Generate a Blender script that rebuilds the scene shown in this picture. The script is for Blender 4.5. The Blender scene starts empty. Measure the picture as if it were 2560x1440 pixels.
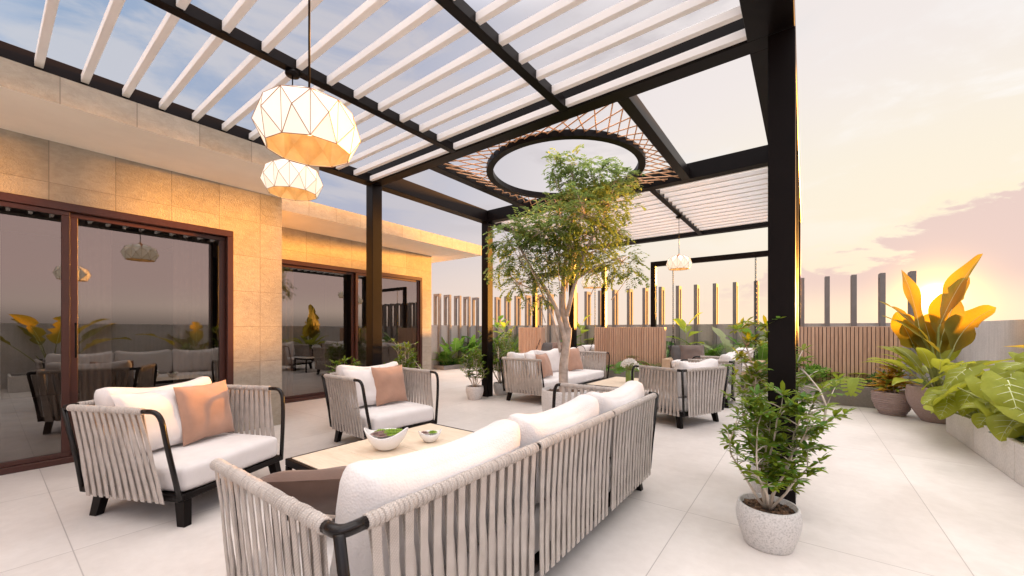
import bpy, bmesh, math, random
from mathutils import Vector, Matrix, noise as mnoise
R = math.radians
PI = math.pi
random.seed(7)
scene = bpy.context.scene
COL = scene.collection
EXPO = 2.65
K = 2.0 ** EXPO

# ------------------------------------------------------------------ mesh builder
class MB:
    def __init__(self):
        self.v = []; self.f = []; self.m = []; self.s = []
    def add(self, vs, fs, mi=0, smooth=False):
        o = len(self.v)
        self.v.extend([tuple(p) for p in vs])
        for f in fs:
            self.f.append(tuple(i + o for i in f)); self.m.append(mi); self.s.append(smooth)
    def box(self, x0, x1, y0, y1, z0, z1, mi=0, mats=None, M=None):
        vs = [(x0,y0,z0),(x1,y0,z0),(x1,y1,z0),(x0,y1,z0),(x0,y0,z1),(x1,y0,z1),(x1,y1,z1),(x0,y1,z1)]
        if M: vs = [M @ Vector(p) for p in vs]
        fs = [(3,2,1,0),(4,5,6,7),(0,1,5,4),(1,2,6,5),(2,3,7,6),(3,0,4,7)]
        if mats is None: self.add(vs, fs, mi)
        else:
            o = len(self.v); self.v.extend([tuple(p) for p in vs])
            for f, k in zip(fs, mats):
                self.f.append(tuple(i + o for i in f)); self.m.append(k); self.s.append(False)
    def bbox(self, x0, x1, y0, y1, z0, z1, b=0.004, mi=0, M=None):
        """box with chamfered edges"""
        b = min(b, (x1-x0)/3, (y1-y0)/3, (z1-z0)/3)
        X = (x0, x1); Y = (y0, y1); Z = (z0, z1); vs = []; idx = {}
        for i in (0,1):
            for j in (0,1):
                for k in (0,1):
                    sx = b if i == 0 else -b; sy = b if j == 0 else -b; sz = b if k == 0 else -b
                    for a, p in (('x',(X[i],Y[j]+sy,Z[k]+sz)),('y',(X[i]+sx,Y[j],Z[k]+sz)),('z',(X[i]+sx,Y[j]+sy,Z[k]))):
                        idx[(i,j,k,a)] = len(vs); vs.append(p)
        fs = []
        for i in (0,1):
            fs.append([idx[(i,0,0,'x')],idx[(i,1,0,'x')],idx[(i,1,1,'x')],idx[(i,0,1,'x')]])
            fs.append([idx[(0,i,0,'y')],idx[(1,i,0,'y')],idx[(1,i,1,'y')],idx[(0,i,1,'y')]])
            fs.append([idx[(0,0,i,'z')],idx[(1,0,i,'z')],idx[(1,1,i,'z')],idx[(0,1,i,'z')]])
        for j in (0,1):
            for k in (0,1):
                fs.append([idx[(j,k,0,'x')],idx[(j,k,1,'x')],idx[(j,k,1,'y')],idx[(j,k,0,'y')]])
                fs.append([idx[(j,0,k,'x')],idx[(j,1,k,'x')],idx[(j,1,k,'z')],idx[(j,0,k,'z')]])
                fs.append([idx[(0,j,k,'y')],idx[(1,j,k,'y')],idx[(1,j,k,'z')],idx[(0,j,k,'z')]])
        for i in (0,1):
            for j in (0,1):
                for k in (0,1):
                    fs.append([idx[(i,j,k,'x')],idx[(i,j,k,'y')],idx[(i,j,k,'z')]])
        c = Vector(((x0+x1)/2,(y0+y1)/2,(z0+z1)/2)); out = []
        for f in fs:
            p = [Vector(vs[q]) for q in f]; n = (p[1]-p[0]).cross(p[2]-p[0])
            cen = sum(p, Vector())/len(p)
            out.append(tuple(f) if n.dot(cen-c) > 0 else tuple(reversed(f)))
        if M: vs = [M @ Vector(p) for p in vs]
        self.add(vs, out, mi)
    def tube(self, pts, rad, n=8, mi=0, caps=True, smooth=True):
        pts = [Vector(p) for p in pts]
        if not hasattr(rad, '__len__'): rad = [rad]*len(pts)
        vs = []; fs = []; u = None
        for i, p in enumerate(pts):
            t = (pts[min(i+1,len(pts)-1)] - pts[max(i-1,0)])
            if t.length < 1e-9: t = Vector((0,0,1))
            t.normalize()
            if u is None:
                u = t.orthogonal().normalized()
            else:
                u = u - t*u.dot(t)
                if u.length < 1e-6: u = t.orthogonal()
                u.normalize()
            w = t.cross(u)
            for k in range(n):
                a = 2*PI*k/n
                vs.append(p + (u*math.cos(a)+w*math.sin(a))*rad[i])
        for i in range(len(pts)-1):
            for k in range(n):
                fs.append((i*n+k, i*n+(k+1)%n, (i+1)*n+(k+1)%n, (i+1)*n+k))
        if caps:
            fs.append(tuple(range(n-1,-1,-1))); o = (len(pts)-1)*n
            fs.append(tuple(range(o,o+n)))
        self.add(vs, fs, mi, smooth)
    def lathe(self, prof, n=32, c=(0,0,0), mi=0, smooth=True, closed=False):
        vs = []; fs = []
        for (r,z) in prof:
            for k in range(n):
                a = 2*PI*k/n
                vs.append((c[0]+r*math.cos(a), c[1]+r*math.sin(a), c[2]+z))
        for i in range(len(prof)-1):
            for k in range(n):
                fs.append((i*n+k, i*n+(k+1)%n, (i+1)*n+(k+1)%n, (i+1)*n+k))
        if closed:
            fs.append(tuple(range(n-1,-1,-1))); o=(len(prof)-1)*n; fs.append(tuple(range(o,o+n)))
        self.add(vs, fs, mi, smooth)
    def build(self, name, mats, parent=None, loc=None):
        me = bpy.data.meshes.new(name)
        me.from_pydata(self.v, [], self.f)
        if not isinstance(mats, (list,tuple)): mats = [mats]
        for m in mats: me.materials.append(m)
        me.polygons.foreach_set('material_index', self.m)
        me.polygons.foreach_set('use_smooth', self.s)
        me.update()
        o = bpy.data.objects.new(name, me); COL.objects.link(o)
        if parent: o.parent = parent
        if loc: o.location = loc
        return o

def tag(o, label=None, cat=None, group=None, kind=None):
    if label: o['label'] = label
    if cat: o['category'] = cat
    if group: o['group'] = group
    if kind: o['kind'] = kind
    return o
def thing(name, label, cat, loc=(0,0,0), rz=0, group=None):
    o = bpy.data.objects.new(name, None); COL.objects.link(o)
    o.location = loc; o.rotation_euler = (0,0,rz); o.empty_display_size = .1
    return tag(o, label, cat, group)
def dup(root, loc, rz=0, label=None, scale=None):
    r = root.copy(); COL.objects.link(r); r.location = loc; r.rotation_euler = (0,0,rz)
    if label: r['label'] = label
    if scale: r.scale = (scale,)*3
    for ch in list(root.children):
        c = ch.copy(); COL.objects.link(c); c.parent = r
        for g in list(ch.children):
            d = g.copy(); COL.objects.link(d); d.parent = c
    return r

# ------------------------------------------------------------------ materials
def new_mat(name):
    m = bpy.data.materials.new(name); m.use_nodes = True
    nt = m.node_tree; b = nt.nodes['Principled BSDF']
    return m, nt, b
def N(nt, t, **kw):
    n = nt.nodes.new(t)
    for k, v in kw.items():
        if k in ('inputs',):
            for a, b in v.items(): n.inputs[a].default_value = b
        else: setattr(n, k, v)
    return n
def ramp(nt, fac, stops):
    n = nt.nodes.new('ShaderNodeValToRGB'); e = n.color_ramp.elements
    while len(e) < len(stops): e.new(.5)
    for i, (p, c) in enumerate(stops):
        e[i].position = p; e[i].color = (c[0],c[1],c[2],1)
    nt.links.new(fac, n.inputs[0]); return n.outputs[0]
def coords(nt, scale=(1,1,1), rot=(0,0,0), world=False):
    tc = nt.nodes.new('ShaderNodeNewGeometry' if world else 'ShaderNodeTexCoord')
    mp = nt.nodes.new('ShaderNodeMapping'); mp.inputs['Scale'].default_value = scale; mp.inputs['Rotation'].default_value = rot
    nt.links.new(tc.outputs['Position' if world else 'Object'], mp.inputs[0])
    return mp.outputs[0]
def noise(nt, vec, scale, detail=4, rough=.55, dist=0):
    n = N(nt, 'ShaderNodeTexNoise', inputs={'Scale':scale,'Detail':detail,'Roughness':rough,'Distortion':dist})
    nt.links.new(vec, n.inputs['Vector']); return n.outputs['Fac']
def math_(nt, op, a, b=None, c=None):
    n = nt.nodes.new('ShaderNodeMath'); n.operation = op
    for i, x in enumerate((a,b,c)):
        if x is None: continue
        if isinstance(x, (int,float)): n.inputs[i].default_value = x
        else: nt.links.new(x, n.inputs[i])
    return n.outputs[0]
def mix(nt, fac, a, b, t='MIX'):
    n = nt.nodes.new('ShaderNodeMixRGB'); n.blend_type = t
    for i, x in ((0,fac),(1,a),(2,b)):
        if isinstance(x, (int,float)): n.inputs[i].default_value = x
        elif isinstance(x, tuple): n.inputs[i].default_value = (x[0],x[1],x[2],1)
        else: nt.links.new(x, n.inputs[i])
    return n.outputs[0]
def bump(nt, b, h, strength=.3, dist=.01, prev=None):
    n = N(nt, 'ShaderNodeBump', inputs={'Strength':strength,'Distance':dist})
    nt.links.new(h, n.inputs['Height'])
    if prev is not None: nt.links.new(prev, n.inputs['Normal'])
    nt.links.new(n.outputs[0], b.inputs['Normal']); return n.outputs[0]
def simple(name, col, rough=.5, metal=0, nscale=0, namp=.12, bscale=0, bstr=.2, bdist=.003):
    m, nt, b = new_mat(name)
    b.inputs['Roughness'].default_value = rough; b.inputs['Metallic'].default_value = metal
    v = coords(nt)
    if nscale:
        f = noise(nt, v, nscale)
        c = ramp(nt, f, [(.3, tuple(x*(1-namp) for x in col)), (.7, tuple(min(1,x*(1+namp)) for x in col))])
        nt.links.new(c, b.inputs['Base Color'])
    else: b.inputs['Base Color'].default_value = (*col,1)
    if bscale: bump(nt, b, noise(nt, v, bscale, 3), bstr, bdist)
    return m

def line_mask(nt, comp, off, pitch, width):
    """1 on joint lines at off + k*pitch"""
    a = math_(nt, 'DIVIDE', math_(nt, 'SUBTRACT', comp, off), pitch)
    fr = math_(nt, 'FRACT', math_(nt, 'ADD', a, 1000.5))
    d = math_(nt, 'ABSOLUTE', math_(nt, 'SUBTRACT', fr, .5))
    return math_(nt, 'LESS_THAN', d, width/pitch/2)

def m_floor():
    m, nt, b = new_mat('porcelain_tile')
    g = nt.nodes.new('ShaderNodeNewGeometry'); sp = nt.nodes.new('ShaderNodeSeparateXYZ'); nt.links.new(g.outputs['Position'], sp.inputs[0])
    jx = line_mask(nt, sp.outputs[0], .66, 1.28, .005); jy = line_mask(nt, sp.outputs[1], 2.76, 2.465, .005)
    j = math_(nt, 'MAXIMUM', jx, jy)
    f = noise(nt, g.outputs['Position'], 1.3, 8, .62, .6)
    f2 = noise(nt, g.outputs['Position'], 14, 5, .6)
    c = ramp(nt, f, [(.3,(.60,.56,.53)),(.55,(.70,.66,.63)),(.75,(.75,.715,.685))])
    c = mix(nt, .12, c, ramp(nt, f2, [(.35,(.5,.46,.43)),(.65,(.85,.82,.8))]))
    wt = nt.nodes.new('ShaderNodeTexWhiteNoise'); wt.noise_dimensions='2D'; ct = nt.nodes.new('ShaderNodeCombineXYZ')
    nt.links.new(math_(nt,'FLOOR',math_(nt,'DIVIDE',math_(nt,'SUBTRACT',sp.outputs[0],.66),1.28)),ct.inputs[0]); nt.links.new(math_(nt,'FLOOR',math_(nt,'DIVIDE',math_(nt,'SUBTRACT',sp.outputs[1],2.76),2.465)),ct.inputs[1]); nt.links.new(ct.outputs[0],wt.inputs[0])
    c = mix(nt, 1.0, c, ramp(nt, wt.outputs['Value'], [(0,(.90,.885,.875)),(1,(1.0,1.0,1.0))]), 'MULTIPLY')
    c = mix(nt, j, c, (.40,.365,.345))
    nt.links.new(c, b.inputs['Base Color'])
    rr = ramp(nt, f, [(.3,(.34,)*3),(.7,(.46,)*3)]); nt.links.new(rr, b.inputs['Roughness'])
    h = math_(nt, 'SUBTRACT', math_(nt, 'MULTIPLY', f2, .15), j)
    bump(nt, b, h, .25, .003)
    return m
def m_stone(name, axis='y', y0=.349, pitch=.4155, z0=.812, zp=.418, warm=1.0):
    m, nt, b = new_mat(name)
    g = nt.nodes.new('ShaderNodeNewGeometry'); sp = nt.nodes.new('ShaderNodeSeparateXYZ'); nt.links.new(g.outputs['Position'], sp.inputs[0])
    jy = line_mask(nt, sp.outputs[1], y0, pitch, .0075); jz = line_mask(nt, sp.outputs[2], z0, zp, .005)
    j = math_(nt, 'MAXIMUM', jy, jz)
    mp = nt.nodes.new('ShaderNodeMapping'); mp.inputs['Rotation'].default_value = (R(38),0,0); mp.inputs['Scale'].default_value = (1,.75,1.25)
    nt.links.new(g.outputs['Position'], mp.inputs[0])
    f = noise(nt, mp.outputs[0], 17, 9, .7, .5); f2 = noise(nt, g.outputs['Position'], 3, 3); f3 = noise(nt, g.outputs['Position'], 70, 4, .7)
    # tint per tile
    cy = math_(nt, 'FLOOR', math_(nt, 'DIVIDE', math_(nt, 'SUBTRACT', sp.outputs[1], y0), pitch))
    cz = math_(nt, 'FLOOR', math_(nt, 'DIVIDE', math_(nt, 'SUBTRACT', sp.outputs[2], z0), zp))
    wn = nt.nodes.new('ShaderNodeTexWhiteNoise'); wn.noise_dimensions = '2D'
    cb = nt.nodes.new('ShaderNodeCombineXYZ'); nt.links.new(cy, cb.inputs[0]); nt.links.new(cz, cb.inputs[1]); nt.links.new(cb.outputs[0], wn.inputs[0])
    c = ramp(nt, f, [(.3,(.27,.225,.165)),(.5,(.38,.325,.25)),(.7,(.49,.43,.34))])
    c = mix(nt, .35, c, ramp(nt, f2, [(.35,(.31,.265,.20)),(.65,(.46,.40,.315))]))
    c = mix(nt, .22, c, ramp(nt, wn.outputs['Value'], [(0,(.25,.22,.18)),(1,(.55,.5,.45))]))
    c = mix(nt, math_(nt, 'MULTIPLY', j, .75), c, (.22,.19,.155))
    nt.links.new(c, b.inputs['Base Color']); b.inputs['Roughness'].default_value = .8
    h = math_(nt, 'ADD', math_(nt, 'MULTIPLY', f, .7), math_(nt, 'MULTIPLY', f3, .55))
    h = math_(nt, 'SUBTRACT', h, math_(nt, 'MULTIPLY', j, .9))
    bump(nt, b, h, .6, .014)
    return m
def m_concrete(name, col, rough=.85, streak=True):
    m, nt, b = new_mat(name)
    g = coords(nt, world=True)
    f = noise(nt, g, 2.2, 6, .6); f2 = noise(nt, g, 55, 3)
    c = ramp(nt, f, [(.3, tuple(x*.85 for x in col)), (.7, tuple(x*1.12 for x in col))])
    if streak:
        s = noise(nt, coords(nt, (14,14,.7), world=True), 1.5, 4)
        c = mix(nt, .3, c, ramp(nt, s, [(.35, tuple(x*.72 for x in col)), (.65, tuple(x*1.2 for x in col))]))
    c = mix(nt, .12, c, ramp(nt, f2, [(.4,(col[0]*.4,)*3),(.6,(col[0]*1.3,)*3)]))
    nt.links.new(c, b.inputs['Base Color']); b.inputs['Roughness'].default_value = rough
    bump(nt, b, f2, .25, .004)
    return m
def m_terrazzo(name, col):
    m, nt, b = new_mat(name); v = coords(nt)
    f = noise(nt, v, 110, 4, .7); f2 = noise(nt, v, 9, 4)
    c = ramp(nt, f, [(.36, tuple(x*.55 for x in col)), (.47, col), (.6, tuple(min(.85,x*1.15) for x in col))])
    c = mix(nt, .3, c, ramp(nt, f2, [(.3, tuple(x*.85 for x in col)), (.7, tuple(min(.85,x*1.1) for x in col))]))
    nt.links.new(c, b.inputs['Base Color']); b.inputs['Roughness'].default_value = .6
    bump(nt, b, f, .12, .002); return m
def m_wood(name, c1, c2, scale=(1,1,1), rough=.5):
    m, nt, b = new_mat(name)
    v = coords(nt, scale)
    f = noise(nt, v, 3, 8, .6, 1.2); f2 = noise(nt, v, 14, 5, .6, .5)
    c = ramp(nt, f, [(.3,c1),(.7,c2)])
    c = mix(nt, .35, c, ramp(nt, f2, [(.35,c1),(.65,c2)]))
    nt.links.new(c, b.inputs['Base Color']); b.inputs['Roughness'].default_value = rough
    bump(nt, b, f2, .15, .002)
    return m
def m_slatwood(name):
    """timber strips, each with its own tone"""
    m, nt, b = new_mat(name)
    g = nt.nodes.new('ShaderNodeNewGeometry'); sp = nt.nodes.new('ShaderNodeSeparateXYZ'); nt.links.new(g.outputs['Position'], sp.inputs[0])
    cell = math_(nt, 'FLOOR', math_(nt, 'DIVIDE', math_(nt, 'ADD', sp.outputs[0], 40.0), .052))
    wn = nt.nodes.new('ShaderNodeTexWhiteNoise'); wn.noise_dimensions = '1D'; nt.links.new(cell, wn.inputs['W'])
    f = noise(nt, coords(nt, (18,18,1.6), world=True), 2.5, 7, .62, .8)
    c = ramp(nt, f, [(.28,(.36,.22,.15)),(.55,(.54,.355,.255)),(.75,(.66,.46,.34))])
    c = mix(nt, .45, c, ramp(nt, wn.outputs['Value'], [(0,(.42,.26,.185)),(1,(.64,.44,.32))]))
    nt.links.new(c, b.inputs['Base Color']); b.inputs['Roughness'].default_value = .6
    bump(nt, b, f, .2, .002)
    return m
def m_cloth(name, col, scale=220, bstr=.35, grain='voronoi', namp=.06, bd=.002):
    m, nt, b = new_mat(name)
    v = coords(nt)
    f = noise(nt, v, 6, 4)
    c = ramp(nt, f, [(.3, tuple(x*(1-namp) for x in col)), (.7, tuple(min(.9,x*(1+namp)) for x in col))])
    nt.links.new(c, b.inputs['Base Color']); b.inputs['Roughness'].default_value = .85
    b.inputs['Sheen Weight'].default_value = .25
    if grain == 'voronoi':
        t = N(nt, 'ShaderNodeTexVoronoi', inputs={'Scale':scale}); nt.links.new(v, t.inputs['Vector']); h = t.outputs['Distance']
    else:
        h = noise(nt, v, scale, 4, .7)
    nb = bump(nt, b, h, bstr, bd)
    return m
def m_strap(name):
    m, nt, b = new_mat(name)
    v = coords(nt)
    w = N(nt, 'ShaderNodeTexWave', inputs={'Scale':70,'Distortion':1.5,'Detail':1}); w.wave_type='BANDS'; w.bands_direction='Z'
    w2 = N(nt, 'ShaderNodeTexWave', inputs={'Scale':55,'Distortion':2,'Detail':1}); w2.bands_direction='DIAGONAL'
    nt.links.new(v, w.inputs['Vector']); nt.links.new(v, w2.inputs['Vector'])
    h = math_(nt, 'MULTIPLY', w.outputs['Fac'], w2.outputs['Fac'])
    f = noise(nt, v, 16, 4)
    c = ramp(nt, f, [(.3,(.42,.375,.34)),(.7,(.56,.51,.47))])
    c = mix(nt, .25, c, ramp(nt, h, [(.0,(.14,.115,.1)),(.6,(.62,.56,.51))]))
    nt.links.new(c, b.inputs['Base Color']); b.inputs['Roughness'].default_value = .8
    bump(nt, b, h, .45, .002)
    return m
def m_leaf(name, c1, c2, trans=.35, tcol=None, rough=.55, scale=9):
    m, nt, b = new_mat(name); b.inputs['Specular IOR Level'].default_value = .22
    v = coords(nt); f = noise(nt, v, scale, 4); f2 = noise(nt, v, scale*7, 3)
    c = ramp(nt, f, [(.3,c1),(.7,c2)])
    c = mix(nt, .2, c, ramp(nt, f2, [(.35,tuple(x*.6 for x in c1)),(.65,tuple(min(1,x*1.3) for x in c2))]))
    nt.links.new(c, b.inputs['Base Color']); b.inputs['Roughness'].default_value = rough
    t = nt.nodes.new('ShaderNodeBsdfTranslucent')
    tc = tcol or tuple(min(1,x*1.8) for x in c2)
    t.inputs[0].default_value = (*tc,1)
    ms = nt.nodes.new('ShaderNodeMixShader'); ms.inputs[0].default_value = trans
    nt.links.new(b.outputs[0], ms.inputs[1]); nt.links.new(t.outputs[0], ms.inputs[2])
    nt.links.new(ms.outputs[0], nt.nodes['Material Output'].inputs[0])
    bump(nt, b, f2, .2, .002)
    return m
def m_glass(name):
    m, nt, b = new_mat(name)
    gl = nt.nodes.new('ShaderNodeBsdfGlossy'); gl.inputs['Roughness'].default_value = .0; gl.inputs[0].default_value = (.68,.65,.62,1)
    tr = nt.nodes.new('ShaderNodeBsdfTransparent'); tr.inputs[0].default_value = (.46,.42,.39,1)
    lw = nt.nodes.new('ShaderNodeLayerWeight'); lw.inputs[0].default_value = .35
    fac = math_(nt, 'ADD', math_(nt, 'MULTIPLY', lw.outputs['Fresnel'], .5), .22)
    ms = nt.nodes.new('ShaderNodeMixShader'); nt.links.new(fac, ms.inputs[0])
    nt.links.new(tr.outputs[0], ms.inputs[1]); nt.links.new(gl.outputs[0], ms.inputs[2])
    nt.links.new(ms.outputs[0], nt.nodes['Material Output'].inputs[0])
    return m
def m_emit_shade():
    m, nt, b = new_mat('lamp_shade_paper')
    b.inputs['Base Color'].default_value = (.82,.80,.78,1); b.inputs['Roughness'].default_value = .6
    b.inputs['Emission Color'].default_value = (1,.80,.52,1); b.inputs['Emission Strength'].default_value = .085
    return m

M = {}
M['floor'] = m_floor()
M['stone'] = m_stone('stone_cladding')
M['stone_slab'] = m_stone('stone_fascia', y0=.342, pitch=.415, z0=.5, zp=9)
M['plaster'] = simple('soffit_plaster', (.82,.75,.64), .8, nscale=3, namp=.04, bscale=60, bstr=.08)
M['parapet'] = m_concrete('parapet_concrete', (.40,.37,.355))
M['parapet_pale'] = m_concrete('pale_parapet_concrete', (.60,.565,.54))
M['hoop'] = simple('grey_painted_steel', (.20,.185,.18), .8, nscale=5, namp=.08)
M['hoop'].node_tree.nodes['Principled BSDF'].inputs['Specular IOR Level'].default_value=.08
M['black'] = simple('black_painted_steel', (.006,.004,.0038), .38, nscale=6, namp=.15, bscale=120, bstr=.04)
M['black'].node_tree.nodes['Principled BSDF'].inputs['Specular IOR Level'].default_value=.13
M['tubeblack'] = simple('black_gloss_tube', (.009,.0065,.006), .26, nscale=12, namp=.2)
M['doorframe'] = simple('dark_bronze_aluminium', (.050,.014,.009), .36, .0, nscale=4, namp=.12)
M['slat'] = simple('white_painted_slat', (.80,.77,.75), .5, nscale=2, namp=.05, bscale=40, bstr=.05)
M['tubeblack'].node_tree.nodes['Principled BSDF'].inputs['Specular IOR Level'].default_value=.3
M['copper'] = simple('copper_rod', (.74,.41,.22), .55, .0, nscale=9)
M['copperwire'] = simple('copper_wire', (.30,.13,.06), .5, .0)  # thin wires in their own darker copper
M['goldin'] = simple('gold_leaf_lining', (.80,.56,.26), .5, .1, nscale=14, namp=.15)
M['shade'] = m_emit_shade()
M['white'] = m_cloth('white_outdoor_fabric', (.70,.672,.66), 230, .3)
M['leather'] = m_cloth('white_pebbled_fabric', (.70,.672,.66), 130, .45, bd=.003)
M['tan'] = m_cloth('tan_suede', (.40,.235,.165), 130, .35, 'noise', .14)
M['brown'] = m_cloth('brown_shaded_suede', (.125,.070,.050), 110, .5, 'noise', .16)  # near sofa's tan pillow has its shade in this colour; swing pillow plain brown
M['darkbrown'] = m_cloth('dark_brown_fabric', (.095,.062,.05), 150, .3, 'noise')
M['charcoal'] = m_cloth('charcoal_fabric', (.055,.048,.046), 200, .3)
M['strap'] = m_strap('woven_taupe_strap')
M['tabletop'] = m_wood('pale_oak_top', (.66,.53,.39), (.80,.69,.55), (1,7,1), .42)
M['swingwood'] = m_wood('swing_timber', (.42,.29,.19), (.56,.41,.28), (6,1,1), .55)
M['slatwood'] = m_slatwood('slatted_timber')
M['dark_gap'] = simple('dark_backing', (.03,.02,.016), .9)
M['pot'] = m_terrazzo('pale_terrazzo', (.62,.60,.59))
M['potgrey'] = m_concrete('grey_clay', (.34,.24,.22), .75, False)
M['planter'] = m_concrete('planter_concrete', (.68,.64,.60), .8, False)
M['planterdark'] = m_concrete('planter_grey', (.27,.235,.225), .8, False)
M['kerb'] = m_concrete('kerb_granite', (.24,.22,.215), .8, False)
M['soil'] = simple('soil', (.075,.045,.03), .95, nscale=60, namp=.5, bscale=70, bstr=1, bdist=.02)
M['bark'] = simple('pale_bark', (.50,.42,.36), .85, nscale=11, namp=.3, bscale=40, bstr=.5, bdist=.008)
M['palestem'] = simple('pale_stem', (.60,.52,.45), .8, nscale=14, namp=.2, bscale=90, bstr=.3)
M['greenstem'] = simple('green_stem', (.24,.26,.07), .5, nscale=9, namp=.25)
M['vein'] = simple('pale_leaf_vein', (.56,.60,.30), .5)
M['leaf_tree'] = m_leaf('tree_leaf', (.070,.125,.024), (.135,.20,.050), .40, (.26,.38,.11), scale=4)
M['leaf_treeY'] = m_leaf('tree_leaf_pale', (.14,.20,.06), (.26,.33,.12), .42, (.42,.52,.16), scale=4)
M['leaf_shrub'] = m_leaf('shrub_leaf', (.080,.130,.010), (.145,.210,.020), .33, (.34,.42,.03), scale=12)
M['leaf_mid'] = m_leaf('broad_leaf', (.05,.14,.022), (.11,.22,.04), .38, (.25,.45,.06), scale=6)
M['leaf_dark'] = m_leaf('dark_leaf', (.028,.085,.018), (.06,.145,.03), .33, (.14,.30,.05), scale=6)
M['leaf_lime'] = m_leaf('lime_leaf', (.16,.23,.02), (.28,.34,.04), .4, (.5,.6,.07), scale=6)
M['leaf_yg'] = m_leaf('alocasia_leaf', (.16,.20,.016), (.28,.31,.038), .42, (.62,.62,.06), scale=7)
M['leaf_banana'] = m_leaf('banana_leaf', (.09,.12,.015), (.17,.18,.03), .5, (.50,.34,.03), scale=4)
M['leaf_croton'] = m_leaf('croton_leaf', (.38,.20,.025), (.60,.42,.05), .35, (.7,.35,.04), scale=16)
M['leaf_pale'] = m_leaf('variegated_leaf', (.20,.26,.12), (.34,.38,.22), .3, scale=14)
M['porcelain'] = simple('white_porcelain', (.82,.80,.78), .18)
M['pebble'] = simple('white_pebble', (.72,.70,.68), .5, nscale=30, namp=.2)
M['succ_g'] = m_leaf('succulent_green', (.16,.28,.03), (.28,.42,.06), .2, scale=20)
M['succ_p'] = m_leaf('succulent_mauve', (.22,.14,.12), (.34,.23,.21), .15, scale=20)
M['succ_b'] = m_leaf('succulent_blue', (.12,.19,.15), (.22,.29,.24), .15, scale=20)
M['petal'] = m_leaf('white_petal', (.80,.77,.72), (.86,.84,.80), .3, (.85,.83,.78), scale=20)
M['greenglass'] = simple('green_glass', (.16,.24,.05), .1, nscale=8)
M['glass'] = m_glass('tinted_glass')
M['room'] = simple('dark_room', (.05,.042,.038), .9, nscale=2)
M['curtain'] = simple('sheer_curtain', (.42,.38,.35), .9, nscale=4)

# ------------------------------------------------------------------ setting
mb = MB(); mb.box(-14, 2.7, -12, 11.2, -.12, 0)
tag(mb.build('terrace_floor', M['floor']), 'pale porcelain tiled roof terrace floor', kind='structure')

def bend(pts, k=5):
    """round a polyline with a quadratic at inner points"""
    pts=[Vector(p) for p in pts]; out=[pts[0]]
    for i in range(1,len(pts)-1):
        a=pts[i-1].lerp(pts[i],.55); b=pts[i+1].lerp(pts[i],.55) if i<len(pts)-2 else pts[i].lerp(pts[i+1],.45)
        for j in range(k+1):
            t=j/k; out.append(a*(1-t)**2+pts[i]*2*t*(1-t)+b*t*t)
    out.append(pts[-1]); return out

# building
bld = thing('building', 'low flat roofed stone clad house with sliding glass doors facing the terrace', 'building', (-5.3,0,0))
def wpart(mbx, name, mats, parent, origin=(-5.3,0,0)):
    mbx.v = [(a-origin[0], b-origin[1], c-origin[2]) for a,b,c in mbx.v]
    return mbx.build(name, mats, parent)
DZ = 2.33
mb = MB()
mb.box(-5.6,-5.3,-7,2.26,DZ,2.85); mb.box(-5.6,-5.3,1.735,2.26,0,DZ); mb.box(-5.6,-5.3,-7,-2.2,0,DZ)
mb.box(-6.74,-5.6,2.0,2.26,0,2.85)
mb.box(-7.04,-6.74,2.26,6.03,DZ,2.845); mb.box(-7.04,-6.74,5.765,6.03,0,DZ); mb.box(-7.04,-6.74,2.26,2.5,0,DZ)
mb.box(-11,-7.04,5.75,6.03,0,2.845)
wpart(mb, 'stone_wall', M['stone'], bld)
mb = MB(); mb.box(-11,-4.38,-7,2.26,2.85,3.05, mats=[1,0,0,0,0,0]); wpart(mb, 'roof_slab', [M['stone_slab'],M['plaster']], bld)
mb = MB(); mb.box(-11,-5.78,2.262,6.67,2.845,3.06, mats=[1,0,0,0,0,0]); wpart(mb, 'roof_slab', [M['stone_slab'],M['plaster']], bld)
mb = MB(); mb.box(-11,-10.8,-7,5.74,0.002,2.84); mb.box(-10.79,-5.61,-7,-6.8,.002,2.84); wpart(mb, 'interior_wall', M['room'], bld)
mb = MB(); mb.box(-10.79,-5.61,-6.79,1.99,.004,.02); mb.box(-10.79,-7.05,1.995,5.74,.004,.02); wpart(mb, 'interior_floor', M['curtain'], bld)
def curtain(y0, y1, x, name='curtain'):
    mb = MB(); n = int((y1-y0)/.02); vs=[]; fs=[]
    for i in range(n+1):
        y = y0+(y1-y0)*i/n; dx = .03*math.sin(i*1.25)+.008*math.sin(i*.5)
        vs += [(x+dx,y,.03),(x+dx,y,2.32)]
        if i: fs.append((2*i-2,2*i,2*i+1,2*i-1))
    mb.add(vs,fs,0,True); return wpart(mb, name, M['curtain'], bld)
curtain(.58,.80,-5.78); curtain(1.30,1.68,-5.78); curtain(-.1,.10,-5.78); curtain(3.0,3.25,-7.2)
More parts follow.
